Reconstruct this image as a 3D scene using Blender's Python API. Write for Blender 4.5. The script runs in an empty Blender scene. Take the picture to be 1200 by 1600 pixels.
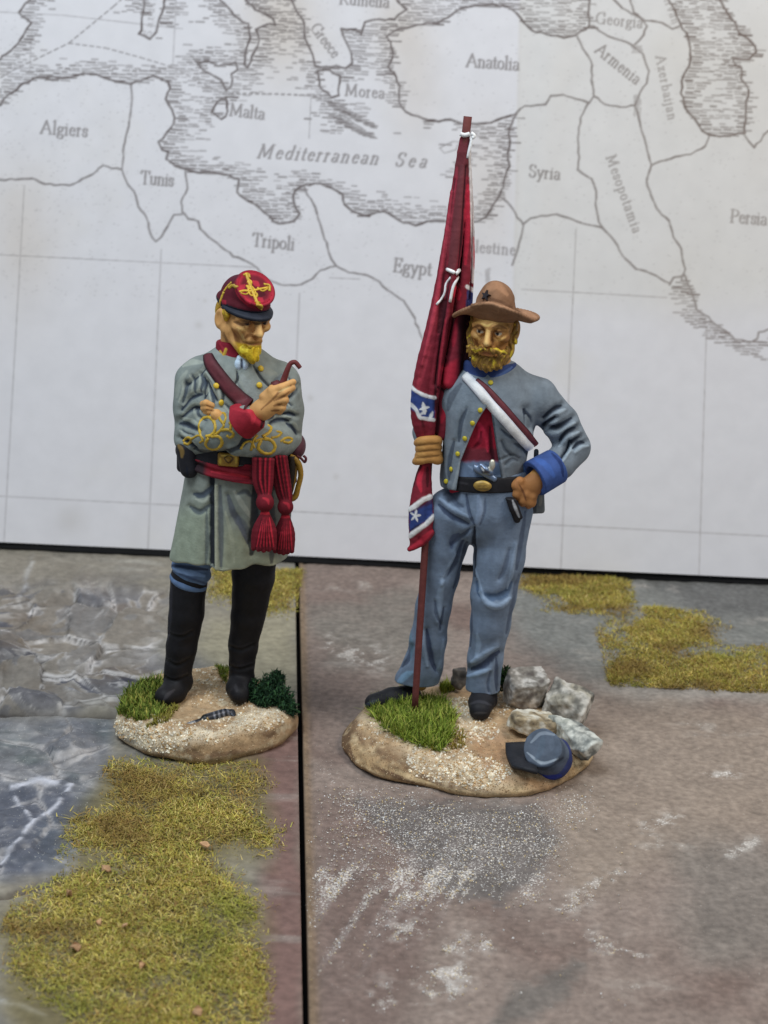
import bpy, math, random
import numpy as np
from mathutils import Vector, Matrix

# ------------------------------------------------------------------ camera, light, exposure
# one unit is one centimetre: the figurines stand about seven centimetres high
SC = bpy.context.scene
SC.unit_settings.system = 'METRIC'
SC.unit_settings.scale_length = 0.01
PITCH, ROLL, DIST, FPX = math.radians(18.0), math.radians(2.7), 30.0, 3000.0
LOOK = np.array([0.0, 0.0, 3.95])
_f = np.array([0.0, math.cos(PITCH), -math.sin(PITCH)])
_r0 = np.array([1.0, 0.0, 0.0]); _u0 = np.array([0.0, math.sin(PITCH), math.cos(PITCH)])
_r = _r0 * math.cos(ROLL) + _u0 * math.sin(ROLL)
_u = _u0 * math.cos(ROLL) - _r0 * math.sin(ROLL)
CAM = LOOK - _f * DIST
cam_data = bpy.data.cameras.new('camera')
cam = bpy.data.objects.new('camera', cam_data)
SC.collection.objects.link(cam)
M = Matrix.Identity(4)
for i in range(3):
    M[i][0], M[i][1], M[i][2], M[i][3] = _r[i], _u[i], -_f[i], CAM[i]
cam.matrix_world = M
cam_data.sensor_fit = 'VERTICAL'; cam_data.sensor_height = 24.0; cam_data.lens = 24.0 * FPX / 1600.0
cam_data.clip_start = 0.5; cam_data.clip_end = 400.0
cam_data.dof.use_dof = True
cam_data.dof.focus_distance = 29.6
cam_data.dof.aperture_fstop = 0.27
SC.camera = cam

world = bpy.data.worlds.new('World'); SC.world = world
world.use_nodes = True
_bg = world.node_tree.nodes['Background']
_bg.inputs['Color'].default_value = (0.80, 0.90, 1.0, 1.0)
_bg.inputs['Strength'].default_value = 0.27

def area(name, loc, target, size, power, col):
    d = bpy.data.lights.new(name, 'AREA'); d.shape = 'RECTANGLE'; d.size, d.size_y = size
    d.energy = power; d.color = col
    o = bpy.data.objects.new(name, d); SC.collection.objects.link(o)
    o.location = loc
    o.rotation_euler = (Vector(target) - Vector(loc)).to_track_quat('-Z', 'Y').to_euler()
    return o
area('window_light', (-12, -11, 36), (0, 3, 2), (20, 16), 8200, (0.84, 0.93, 1.0))
area('room_lamp', (20, -8, 30), (2, 3, 3), (12, 12), 4000, (1.0, 0.90, 0.78))
SC.view_settings.view_transform = 'Standard'; SC.view_settings.look = 'None'
SC.view_settings.gamma = 1.0; SC.view_settings.use_curve_mapping = False
SC.view_settings.exposure = 0.14

# ------------------------------------------------------------------ helpers
rng = np.random.default_rng(7)
random.seed(7)

def ray(px, py):
    d = _f + _r * ((px - 600.0) / FPX) + _u * ((800.0 - py) / FPX)
    return d
def W(px, py, y=0.0):
    """point of the upright plane at depth y seen at photograph pixel px, py"""
    d = ray(px, py); t = (y - CAM[1]) / d[1]
    return CAM + d * t
def G(px, py, z=0.0):
    """point of the level plane at height z seen at photograph pixel px, py"""
    d = ray(px, py); t = (z - CAM[2]) / d[2]
    return CAM + d * t
def PX(P):
    q = np.asarray(P, dtype=np.float64) - CAM
    zc = q @ _f
    return 600.0 + FPX * (q @ _r) / zc, 800.0 - FPX * (q @ _u) / zc

def lin(r, g, b, k=1.0):
    out = []
    for c in (r, g, b):
        c = c / 255.0
        out.append((c / 12.92 if c <= 0.04045 else ((c + 0.055) / 1.055) ** 2.4) * k)
    return np.array(out)
ALB = 1.45
def C(r, g, b):          # albedo of paint that shows as this colour in the photograph
    return np.clip(lin(r, g, b, ALB), 0.0, 0.9)

# value noise ---------------------------------------------------------------
_T = np.random.default_rng(3).random((64, 64, 64)).astype(np.float32)
def vnoise(X, Y, Z):
    X, Y, Z = np.broadcast_arrays(X, Y, Z)
    x0 = np.floor(X).astype(int); y0 = np.floor(Y).astype(int); z0 = np.floor(Z).astype(int)
    fx, fy, fz = X - x0, Y - y0, Z - z0
    fx = fx * fx * (3 - 2 * fx); fy = fy * fy * (3 - 2 * fy); fz = fz * fz * (3 - 2 * fz)
    x0 &= 63; y0 &= 63; z0 &= 63
    x1 = (x0 + 1) & 63; y1 = (y0 + 1) & 63; z1 = (z0 + 1) & 63
    def L(a, b, t): return a + (b - a) * t
    a = L(L(_T[x0, y0, z0], _T[x1, y0, z0], fx), L(_T[x0, y1, z0], _T[x1, y1, z0], fx), fy)
    b = L(L(_T[x0, y0, z1], _T[x1, y0, z1], fx), L(_T[x0, y1, z1], _T[x1, y1, z1], fx), fy)
    return L(a, b, fz)
_TURN = np.array([[.80, .60, 0], [-.48, .64, .60], [.36, -.48, .80]])      # each octave is turned, so no grid shows
def fbm(P, s, octv=4, off=0.0):
    P = np.asarray(P) * s + off
    a, amp, tot = 0.0, 1.0, 0.0
    for i in range(octv):
        if i: P = P @ _TURN
        a = a + amp * (vnoise(P[..., 0] * 2 ** i + 7.3 * i, P[..., 1] * 2 ** i + 3.1 * i, P[..., 2] * 2 ** i + 11.7 * i) - 0.5)
        tot += amp; amp *= 0.55
    return a / tot * 2.0          # about -1 .. 1
def sstep(a, b, x):
    t = np.clip((x - a) / (b - a), 0, 1)
    return t * t * (3 - 2 * t)
def mixc(c, d, m):
    m = np.asarray(m)[..., None]
    return c * (1 - m) + np.asarray(d) * m

def polydist(px, py, pts):
    """distance of points to a polyline (2-D) and the share along it"""
    best = np.full(px.shape, 1e9); along = np.zeros(px.shape)
    n = len(pts) - 1
    for i in range(n):
        ax, ay = pts[i][0], pts[i][1]; bx, by = pts[i + 1][0], pts[i + 1][1]
        dx, dy = bx - ax, by - ay
        t = np.clip(((px - ax) * dx + (py - ay) * dy) / (dx * dx + dy * dy + 1e-9), 0, 1)
        d = np.hypot(px - ax - t * dx, py - ay - t * dy)
        m = d < best
        best = np.where(m, d, best); along = np.where(m, (i + t) / n, along)
    return best, along
def inpoly(px, py, pts):
    ins = np.zeros(px.shape, bool)
    n = len(pts)
    for i in range(n):
        x0, y0 = pts[i][0], pts[i][1]; x1, y1 = pts[(i + 1) % n][0], pts[(i + 1) % n][1]
        if y0 == y1: continue
        c = ((y0 > py) != (y1 > py)) & (px < (x1 - x0) * (py - y0) / (y1 - y0) + x0)
        ins ^= c
    return ins
def smooth_poly(pts, n=6):
    """Catmull-Rom through the points"""
    P = [np.array(p, float) for p in pts]
    P = [2 * P[0] - P[1]] + P + [2 * P[-1] - P[-2]]
    out = []
    for i in range(1, len(P) - 2):
        for k in range(n):
            t = k / n
            out.append(0.5 * ((2 * P[i]) + (-P[i - 1] + P[i + 1]) * t + (2 * P[i - 1] - 5 * P[i] + 4 * P[i + 1] - P[i + 2]) * t * t
                       + (-P[i - 1] + 3 * P[i] - 3 * P[i + 1] + P[i + 2]) * t ** 3))
    out.append(P[-2])
    return out

# materials -------------------------------------------------------------------
def paint_mat(name, rough=0.6, bump=0.15, bscale=18.0, spec=0.35, metal=0.0, vary=0.12, vscale=6.0, color=None, sheen=0.0):
    m = bpy.data.materials.new(name); m.use_nodes = True
    nt = m.node_tree; n = nt.nodes; b = n['Principled BSDF']
    b.inputs['Roughness'].default_value = rough
    b.inputs['Specular IOR Level'].default_value = spec
    b.inputs['Metallic'].default_value = metal
    tc = n.new('ShaderNodeTexCoord')
    if color is None:
        src = n.new('ShaderNodeAttribute'); src.attribute_name = 'Col'; out = src.outputs['Color']
    else:
        src = n.new('ShaderNodeRGB'); src.outputs[0].default_value = (*color, 1); out = src.outputs[0]
    nz = n.new('ShaderNodeTexNoise'); nz.inputs['Scale'].default_value = vscale; nz.inputs['Detail'].default_value = 5
    nt.links.new(tc.outputs['Object'], nz.inputs['Vector'])
    mr = n.new('ShaderNodeMapRange'); mr.inputs['From Min'].default_value = 0.3; mr.inputs['From Max'].default_value = 0.7
    mr.inputs['To Min'].default_value = 1 - vary; mr.inputs['To Max'].default_value = 1 + vary
    nt.links.new(nz.outputs['Fac'], mr.inputs['Value'])
    mx = n.new('ShaderNodeVectorMath'); mx.operation = 'SCALE'
    nt.links.new(out, mx.inputs[0]); nt.links.new(mr.outputs[0], mx.inputs['Scale'])
    nt.links.new(mx.outputs[0], b.inputs['Base Color'])
    if bump:
        bn = n.new('ShaderNodeTexNoise'); bn.inputs['Scale'].default_value = bscale; bn.inputs['Detail'].default_value = 6
        nt.links.new(tc.outputs['Object'], bn.inputs['Vector'])
        bp = n.new('ShaderNodeBump'); bp.inputs['Strength'].default_value = bump; bp.inputs['Distance'].default_value = 0.03
        nt.links.new(bn.outputs['Fac'], bp.inputs['Height']); nt.links.new(bp.outputs[0], b.inputs['Normal'])
    return m
MAT = {}

# objects -------------------------------------------------------------------
def tag(o, label=None, cat=None, group=None, kind=None):
    if label: o['label'] = label
    if cat: o['category'] = cat
    if group: o['group'] = group
    if kind: o['kind'] = kind
    return o
def empty(name, loc):
    o = bpy.data.objects.new(name, None); SC.collection.objects.link(o); o.location = [float(v) for v in loc]
    return o
def origin_of(o):
    p = np.zeros(3)
    while o is not None:
        p += np.array(o.location); o = o.parent
    return p
def mesh_obj(name, V, F, mat, parent=None, col=None, smooth=True):
    """V in scene coordinates; one mesh object"""
    V = np.asarray(V, np.float64)
    if parent is not None:
        V = V - origin_of(parent)
    me = bpy.data.meshes.new(name)
    if isinstance(F, np.ndarray):
        k = F.shape[1]; nf = len(F)
        me.vertices.add(len(V)); me.vertices.foreach_set('co', V.astype(np.float32).ravel())
        me.loops.add(nf * k); me.loops.foreach_set('vertex_index', F.astype(np.int32).ravel())
        me.polygons.add(nf); me.polygons.foreach_set('loop_start', np.arange(0, nf * k, k, dtype=np.int32))
        me.update(calc_edges=True)
    else:
        me.from_pydata([tuple(v) for v in V], [], F)
    me.polygons.foreach_set('use_smooth', np.full(len(me.polygons), smooth))
    if col is not None:
        a = me.color_attributes.new('Col', 'FLOAT_COLOR', 'POINT')
        c = np.ones((len(V), 4), np.float32); c[:, :np.shape(col)[1]] = np.clip(col, 0, 1)
        a.data.foreach_set('color', c.ravel())
    me.update()
    o = bpy.data.objects.new(name, me); SC.collection.objects.link(o)
    if parent is not None: o.parent = parent
    if mat is not None: me.materials.append(mat)
    return o

# signed-distance sculpting ---------------------------------------------------
def vnorm(a): a = np.asarray(a, float); return a / (np.linalg.norm(a) + 1e-12)
class Field:
    def __init__(self, lo, hi, h):
        self.lo = np.array(lo, float); self.h = h
        self.n = np.maximum(4, np.ceil((np.array(hi, float) - self.lo) / h).astype(int) + 1)
        self.ax = [self.lo[i] + h * np.arange(self.n[i]) for i in range(3)]
        self.d = np.full(self.n, 0.6, np.float32)
    def win(self, lo, hi):
        s = []
        for i in range(3):
            a = int(np.clip(math.floor((lo[i] - self.lo[i]) / self.h), 0, self.n[i]))
            b = int(np.clip(math.ceil((hi[i] - self.lo[i]) / self.h) + 1, 0, self.n[i]))
            if b <= a: return None
            s.append(slice(a, b))
        return tuple(s)
    def add(self, fn, lo, hi, k=0.0, op='u'):
        mg = k + 3 * self.h
        s = self.win(np.asarray(lo) - mg, np.asarray(hi) + mg)
        if s is None: return self
        X = self.ax[0][s[0]][:, None, None]; Y = self.ax[1][s[1]][None, :, None]; Z = self.ax[2][s[2]][None, None, :]
        v = fn(X, Y, Z).astype(np.float32); d = self.d[s]
        if op == 'u':
            if k > 0:
                t = np.clip(0.5 + 0.5 * (d - v) / k, 0, 1); self.d[s] = d + (v - d) * t - k * t * (1 - t)
            else: self.d[s] = np.minimum(d, v)
        elif op == 's':       # carve
            if k > 0:
                t = np.clip(0.5 - 0.5 * (d + v) / k, 0, 1); self.d[s] = d + (-v - d) * t + k * t * (1 - t)
            else: self.d[s] = np.maximum(d, -v)
        return self
    def cone(self, a, b, ra, rb=None, k=0.08, sy=1.0, op='u', sx=1.0):
        a = np.asarray(a, float); b = np.asarray(b, float); rb = ra if rb is None else rb
        ba = b - a; L2 = ba @ ba + 1e-9; R = max(ra, rb)
        def fn(X, Y, Z):
            t = np.clip(((X - a[0]) * ba[0] + (Y - a[1]) * ba[1] + (Z - a[2]) * ba[2]) / L2, 0, 1)
            qx = (X - a[0] - t * ba[0]) / sx; qy = (Y - a[1] - t * ba[1]) / sy; qz = Z - a[2] - t * ba[2]
            return (np.sqrt(qx * qx + qy * qy + qz * qz) - (ra + (rb - ra) * t)) * min(1.0, max(sy, 0.5), max(sx, .5))
        e = np.array([R * max(sx, 1), R * max(sy, 1), R])
        return self.add(fn, np.minimum(a, b) - e, np.maximum(a, b) + e, k, op)
    def chain(self, pts, rad, k=0.06, sy=1.0, op='u', n=0, sx=1.0):
        pts = [np.asarray(p, float) for p in pts]
        if np.isscalar(rad): rad = [rad] * len(pts)
        if n:
            q = smooth_poly([np.append(p, r) for p, r in zip(pts, rad)], n)
            pts = [p[:3] for p in q]; rad = [max(0.003, p[3]) for p in q]
        for i in range(len(pts) - 1): self.cone(pts[i], pts[i + 1], rad[i], rad[i + 1], k, sy, op, sx)
        return self
    def ell(self, c, r, k=0.06, rot=None, op='u'):
        c = np.asarray(c, float); r = np.asarray(r, float) * np.ones(3)
        R = np.eye(3) if rot is None else np.array(rot)
        def fn(X, Y, Z):
            x, y, z = X - c[0], Y - c[1], Z - c[2]
            u = (R[0, 0] * x + R[1, 0] * y + R[2, 0] * z) / r[0]
            v = (R[0, 1] * x + R[1, 1] * y + R[2, 1] * z) / r[1]
            w = (R[0, 2] * x + R[1, 2] * y + R[2, 2] * z) / r[2]
            l = np.sqrt(u * u + v * v + w * w) + 1e-6
            g = np.sqrt((u / r[0]) ** 2 + (v / r[1]) ** 2 + (w / r[2]) ** 2) + 1e-6
            return l * (l - 1) / g
        e = r.max() if rot is not None else r
        return self.add(fn, c - e, c + e, k, op)
    def box(self, c, hs, k=0.0, rot=None, rnd=0.02, op='u'):
        c = np.asarray(c, float); hs = np.asarray(hs, float)
        R = np.eye(3) if rot is None else np.array(rot)
        def fn(X, Y, Z):
            x, y, z = X - c[0], Y - c[1], Z - c[2]
            q = [np.abs(R[0, i] * x + R[1, i] * y + R[2, i] * z) - hs[i] + rnd for i in range(3)]
            o = np.sqrt(np.maximum(q[0], 0) ** 2 + np.maximum(q[1], 0) ** 2 + np.maximum(q[2], 0) ** 2)
            return o + np.minimum(np.maximum(np.maximum(q[0], q[1]), q[2]), 0) - rnd
        e = np.linalg.norm(hs) if rot is not None else hs
        return self.add(fn, c - e, c + e, k, op)
    def cut(self, p, nrm, k=0.0):
        """drop everything on the side the normal points to"""
        p = np.asarray(p, float); nrm = vnorm(nrm)
        X, Y, Z = self.ax[0][:, None, None], self.ax[1][None, :, None], self.ax[2][None, None, :]
        v = ((X - p[0]) * nrm[0] + (Y - p[1]) * nrm[1] + (Z - p[2]) * nrm[2]).astype(np.float32)
        if k > 0:
            t = np.clip(0.5 - 0.5 * (self.d - v) / k, 0, 1); self.d = self.d + (v - self.d) * t + k * t * (1 - t)
        else: self.d = np.maximum(self.d, v)
        return self
    def warp(self, fn):
        """add fn(X, Y, Z) to the distance near the surface"""
        m = np.abs(self.d) < 0.25
        i = np.nonzero(m)
        P = np.stack([self.ax[a][i[a]] for a in range(3)], -1)
        self.d[i] += fn(P).astype(np.float32)
        return self
    def mesh(self):
        d = self.d.copy()
        for a in range(3):
            sl = [slice(None)] * 3
            for e in (0, -1):
                sl[a] = e; d[tuple(sl)] = np.maximum(d[tuple(sl)], 0.01)
        s = d < 0
        nx, ny, nz = d.shape
        cnt = np.zeros((nx - 1, ny - 1, nz - 1), np.int8)
        for a in (0, 1):
            for b in (0, 1):
                for c in (0, 1):
                    cnt += s[a:nx - 1 + a, b:ny - 1 + b, c:nz - 1 + c]
        act = (cnt > 0) & (cnt < 8)
        ci = np.nonzero(act); N = len(ci[0])
        idx = np.full(act.shape, -1, np.int64); idx[ci] = np.arange(N)
        acc = np.zeros((N, 3)); w = np.zeros(N)
        for a in range(3):
            for u in (0, 1):
                for v in (0, 1):
                    o = [0, 0, 0]; b, c = [k for k in range(3) if k != a]
                    o[b], o[c] = u, v
                    p0 = (ci[0] + o[0], ci[1] + o[1], ci[2] + o[2])
                    o2 = list(o); o2[a] = 1
                    p1 = (ci[0] + o2[0], ci[1] + o2[1], ci[2] + o2[2])
                    d0, d1 = d[p0], d[p1]
                    m = (d0 < 0) != (d1 < 0)
                    t = np.where(m, d0 / np.where(m, d0 - d1, 1), 0)
                    q = np.tile(np.array(o, float), (N, 1)); q[:, a] = t
                    acc += q * m[:, None]; w += m
        V = (np.stack(ci, -1) + acc / w[:, None]) * self.h + self.lo
        Q = []
        for a in range(3):
            b, c = [(1, 2), (2, 0), (0, 1)][a]
            sl0 = [slice(None)] * 3; sl1 = [slice(None)] * 3
            sl0[a] = slice(0, -1); sl1[a] = slice(1, None)
            f = s[tuple(sl0)] != s[tuple(sl1)]
            e = np.nonzero(f); ok = (e[b] > 0) & (e[c] > 0) & (e[b] < d.shape[b] - 1) & (e[c] < d.shape[c] - 1)
            e = [x[ok] for x in e]
            def cell(db, dc):
                q = [e[0], e[1], e[2]]; q[b] = q[b] - db; q[c] = q[c] - dc
                return idx[tuple(q)]
            qd = np.stack([cell(1, 1), cell(0, 1), cell(0, 0), cell(1, 0)], -1)
            ins = s[tuple(e)]
            qd[~ins] = qd[~ins][:, ::-1]
            Q.append(qd)
        return V, np.concatenate(Q)
def normals(V, F):
    n = np.zeros_like(V)
    fn = np.cross(V[F[:, 2]] - V[F[:, 0]], V[F[:, 3]] - V[F[:, 1]])
    for k in range(4): 
        for a in range(3): n[:, a] += np.bincount(F[:, k], fn[:, a], len(V))
    return n / (np.linalg.norm(n, axis=1, keepdims=True) + 1e-12)
def relax(V, F, it=1, lam=0.5):
    for _ in range(it):
        s = np.zeros_like(V); c = np.zeros(len(V))
        for k in range(4):
            a, b = F[:, k], F[:, (k + 1) % 4]
            for i in range(3): s[:, i] += np.bincount(a, V[b, i], len(V))
            c += np.bincount(a, minlength=len(V))
        V = V * (1 - lam) + lam * s / np.maximum(c, 1)[:, None]
    return V
def boxmesh(c, hs, R=None):
    c = np.asarray(c, float); R = np.eye(3) if R is None else np.array(R)
    V = []
    for x in (-1, 1):
        for y in (-1, 1):
            for z in (-1, 1):
                V.append(c + R @ (np.array([x, y, z]) * hs))
    F = [(0, 1, 3, 2), (4, 6, 7, 5), (0, 4, 5, 1), (2, 3, 7, 6), (0, 2, 6, 4), (1, 5, 7, 3)]
    return np.array(V), F
# ------------------------------------------------------------------ setting: table, two terrain tiles
MAT['ground'] = paint_mat('terrain_paint', rough=0.85, bump=0.55, bscale=30.0, spec=0.25, vary=0.22, vscale=9.0)
MAT['rocktile'] = paint_mat('rock_tile_paint', rough=0.75, bump=0.6, bscale=14.0, spec=0.3, vary=0.18, vscale=7.0)
MAT['black'] = paint_mat('black_board', rough=0.85, bump=0.1, color=(0.006, 0.006, 0.007))
MAT['paper'] = paint_mat('printed_paper', rough=0.75, bump=0.05, bscale=9.0, spec=0.25, vary=0.025, vscale=2.5)

SA, SB = G(465, 875), G(480, 1600)
def seam_x(y): return SA[0] + (SB[0] - SA[0]) * (y - SA[1]) / (SB[1] - SA[1])
def reg(px, py, pts, soft=14.0, nz=0.0):
    d, _ = polydist(px, py, list(pts) + [pts[0]])
    sd = np.where(inpoly(px, py, pts), d, -d) + nz
    return sstep(-soft, soft, sd)

V, F = boxmesh((0, 1.5, -0.62), (16, 16, 0.1))
tag(mesh_obj('table', V, F, MAT['black']), kind='structure')

def tile_grid(u0, u1, y0, y1, du, dy):
    us = np.arange(u0, u1 + 1e-6, du); ys = np.arange(y0, y1 + 1e-6, dy)
    U, Y = np.meshgrid(us, ys)
    X = U + seam_x(Y)
    nu, ny = len(us), len(ys)
    i = np.arange(nu * ny).reshape(ny, nu)
    F = np.stack([i[:-1, :-1], i[:-1, 1:], i[1:, 1:], i[1:, :-1]], -1).reshape(-1, 4)
    return U.ravel(), X.ravel(), Y.ravel(), F, i
def skirt(V, F, i, col, depth=0.5):
    b = np.concatenate([i[0, :], i[1:, -1], i[-1, -2::-1], i[-2:0:-1, 0]])
    n = len(V); W2 = V[b].copy(); W2[:, 2] -= depth
    k = len(b); j = np.arange(k); j2 = (j + 1) % k
    F2 = np.stack([b[j], n + j, n + j2, b[j2]], -1)
    return np.concatenate([V, W2]), np.concatenate([F, F2]), np.concatenate([col, col[b] * 0.35])

# ---- dust that lies on the tiles: fine pale specks where the mask (alpha of the paint) is high
def add_dust(m, col, scale=38.0):
    nt = m.node_tree; n = nt.nodes; b = n['Principled BSDF']
    at = n.new('ShaderNodeAttribute'); at.attribute_name = 'Col'
    tc = n.new('ShaderNodeTexCoord'); nz = n.new('ShaderNodeTexNoise'); nz.inputs['Scale'].default_value = scale; nz.inputs['Detail'].default_value = 2.5
    nt.links.new(tc.outputs['Object'], nz.inputs['Vector'])
    def mth(op, a, b_):
        k = n.new('ShaderNodeMath'); k.operation = op
        for i_, v in enumerate((a, b_)):
            if isinstance(v, (int, float)): k.inputs[i_].default_value = v
            else: nt.links.new(v, k.inputs[i_])
        return k.outputs[0]
    th = mth('SUBTRACT', 0.74, mth('MULTIPLY', at.outputs['Alpha'], 0.30))
    f = mth('MULTIPLY', mth('SUBTRACT', nz.outputs['Fac'], th), 14.0)
    mx = n.new('ShaderNodeMix'); mx.data_type = 'RGBA'; mx.clamp_factor = True
    nt.links.new(f, mx.inputs['Factor'])
    src = b.inputs['Base Color'].links[0].from_socket
    nt.links.new(src, mx.inputs['A']); mx.inputs['B'].default_value = (*col, 1)
    nt.links.new(mx.outputs['Result'], b.inputs['Base Color'])
add_dust(MAT['ground'], C(196, 190, 184)); add_dust(MAT['rocktile'], C(186, 182, 172))
def grey(c, k): return c * (1 - k) + c.mean(1, keepdims=True) * k

# ---- left tile: moulded slate, yellow flock, a brown strip along the joint
U, X, Y, F, I = tile_grid(-11.0, -0.028, -10.0, 11.0, 0.032, 0.032)
P = np.stack([X, Y, X * 0], -1); px, py = PX(P)
w1 = fbm(P, 0.45, 3, 5.0); w2 = fbm(P, 0.45, 3, 21.0)
Q = P + np.stack([w1, w2, w1 * 0], -1) * 1.3
Q2 = np.stack([Q[:, 0] * 0.75 - Q[:, 1] * 0.30, Q[:, 1] * 1.0 + Q[:, 0] * 0.38, Q[:, 2]], -1)
n1 = fbm(Q2, 0.85, 4, 1.0); n2 = fbm(Q2, 1.9, 4, 17.0)
lay = n1 * 4.2 + n2 * .9
fr = lay - np.floor(lay)
stepn = np.floor(lay) + sstep(0.70, 0.98, fr)
edge = np.exp(-((fr - 0.98) / 0.10) ** 2) + .6 * np.exp(-((fr - .02) / .06) ** 2)
tone = vnoise(np.floor(lay) * 3.7 + 2, np.floor(lay) * 1.9, w1 * 1.5 + 8)
fine = fbm(P, 2.6, 5, 9.0); fin2 = fbm(P, 7., 4, 19.0)
rid = np.clip(1 - np.abs(fbm(Q2, 0.8, 4, 31.0)) * 4.2, 0, 1) ** 2
wn = fbm(P, 1.1, 4, 2.0)
rockm = np.maximum(reg(px, py, [(-300, 905), (130, 905), (255, 925), (262, 1040), (190, 1100), (-300, 1112)], 22, wn * 24),
                   0.55 * reg(px, py, [(-300, 1120), (165, 1125), (170, 1180), (100, 1290), (60, 1370), (-300, 1400)], 30, wn * 20))
flat = reg(px, py, [(290, 860), (475, 860), (490, 1900), (250, 1900), (330, 1300), (400, 1100)], 24, wn * 20)
rk = rockm * (1 - flat)
# broken slate plates: each cell is a slab with its own height and tilt
gv = np.random.default_rng(5); cs_ = .95
cell = np.array([(i_ * cs_ + gv.uniform(-.42, .42) * cs_, j_ * cs_ * 1.25 + gv.uniform(-.5, .5) * cs_) for i_ in range(-14, 3) for j_ in range(-5, 11)])
cz = gv.uniform(-.09, .10, len(cell)); ct = gv.normal(0, .11, (len(cell), 2)); ctone = gv.random(len(cell))
qx, qy = X + .55 * w1 + .10 * fine + .35 * Y * .3, Y * 1.0 + .55 * w2 + .1 * fine
F1 = np.full(len(X), 9e9); F2 = np.full(len(X), 9e9); ci_ = np.zeros(len(X), int)
for k_ in range(len(cell)):
    d_ = np.hypot(qx - cell[k_, 0], (qy - cell[k_, 1]) * .8)
    m_ = d_ < F1
    F2 = np.where(m_, F1, np.minimum(F2, d_)); ci_ = np.where(m_, k_, ci_); F1 = np.minimum(F1, d_)
gap = F2 - F1
slab = cz[ci_] + ct[ci_, 0] * (qx - cell[ci_, 0]) + ct[ci_, 1] * (qy - cell[ci_, 1])
stone = ctone[ci_]
Z = (slab * sstep(0, .10, gap) + 0.12 * (stepn / 4.2) + 0.08 * rid + 0.04 * n2 - .03 * np.exp(-(gap / .05) ** 2)) * rk + 0.02 * fine - 0.10 * rk
dd, _ = polydist(px, py, [(-60, 1098), (40, 1108), (110, 1112), (178, 1114)])
Z -= 0.14 * np.exp(-(dd / 5) ** 2) * (1 - flat)
Z += 0.08 * sstep(3, 22, dd) * np.where(py < 1110, 1, 0) * np.exp(-(dd / 40) ** 2)
dk, _ = polydist(px, py, [(-40, 1402), (10, 1398), (60, 1382), (105, 1372), (150, 1368)])
Z -= 0.12 * np.exp(-(dk / 5) ** 2)
jit = 4 * fbm(P, 2.2, 3, 3.)
cr = np.minimum(polydist(px + jit, py + .5 * jit, [(20, 1226), (60, 1220), (112, 1226), (92, 1252), (52, 1284), (25, 1320), (-10, 1358)])[0],
                polydist(px + jit, py + jit, [(52, 1284), (28, 1250), (20, 1226)])[0])
cr = np.minimum(cr, polydist(px, py + jit, [(-10, 1562), (30, 1570), (80, 1592)])[0] * 0.8)
cr = np.minimum(cr, polydist(px + jit, py, [(52, 872), (42, 900), (38, 925)])[0] * .8)
Z += 0.025 * np.exp(-(cr / 6) ** 2)
Z = np.where(U > -0.3, Z * (-U / 0.3), Z)
c = np.tile(C(122, 115, 102), (len(P), 1))
c = mixc(c, C(138, 132, 120), sstep(0.0, 0.6, wn)); c = mixc(c, C(98, 96, 93), sstep(0.05, 0.5, fbm(P, 0.8, 4, 44.0)) * 0.8)
c = mixc(c, C(104, 102, 100), rk * .5); c = mixc(c, C(80, 82, 90), rk * sstep(.5, .2, stone) * .8); c = mixc(c, C(138, 132, 120), rk * sstep(.6, .9, stone) * .7); c = mixc(c, C(80, 78, 80), rk * sstep(.5, .35, tone) * .7); c = mixc(c, C(50, 49, 55), rk * sstep(.36, .2, tone) * .9); c = mixc(c, C(132, 122, 104), rk * sstep(.55, .75, tone) * .8)
c = mixc(c, C(108, 92, 70), rk * sstep(.1, .5, fbm(P, 1.2, 3, 61.0)) * 0.5)
low = reg(px, py, [(-300, 1116), (172, 1120), (180, 1190), (120, 1300), (110, 1366), (-300, 1402)], 14, wn * 14)
c = mixc(c, C(102, 105, 108), low * 0.75); c = mixc(c, C(86, 96, 90), low * sstep(0, .5, fbm(P, .9, 3, 71.)) * .7); c = mixc(c, C(128, 126, 120), low * sstep(.1, .6, fbm(P, 1.4, 4, 91.)) * .7)
c = mixc(c, C(74, 79, 90), reg(px, py, [(-300, 1215), (110, 1215), (130, 1290), (60, 1372), (-300, 1390)], 18, wn * 24) * 0.7)
dry = np.clip(.9 * np.exp(-((gap - .05) / .05) ** 2) + edge * 0.45 + rid * 0.3, 0, 1) * np.maximum(rk, low * .35) * sstep(-0.35, 0.25, fine + .6 * fin2)
c = mixc(c, C(196, 190, 178), dry * 0.9); c = mixc(c, C(58, 54, 52), np.exp(-(gap / .022) ** 2) * rk * .7)
c = mixc(c, C(190, 190, 190), np.exp(-(cr / 3.2) ** 2) * sstep(-0.5, 0.1, fine + fin2) * 0.9)
c = mixc(c, C(56, 50, 44), np.exp(-(dd / 3.5) ** 2) * 0.9); c = mixc(c, C(70, 58, 46), np.exp(-(dk / 3.5) ** 2) * 0.9)
strip = reg(px, py, [(428, 1090), (476, 1080), (492, 1900), (395, 1900), (400, 1500), (420, 1300), (360, 1200), (420, 1150)], 24, wn * 18)
c = mixc(c, C(108, 82, 75), strip)
sk_ = fbm(np.stack([P[:, 0] * .5, P[:, 1] * 2.4, P[:, 2]], -1), 1.6, 4, 5.)
c = mixc(c, C(134, 120, 112), strip * sstep(0.1, 0.6, sk_) * .75)
c = mixc(c, C(136, 128, 106), reg(px, py, [(330, 965), (462, 960), (462, 1100), (430, 1120), (300, 1010)], 22, wn * 16))
under = reg(px, py, [(170, 1185), (400, 1185), (436, 1300), (430, 1335), (350, 1345), (412, 1430), (420, 1700), (60, 1700), (0, 1540), (0, 1430), (100, 1370), (170, 1290), (100, 1310)], 26, wn * 26)
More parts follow.
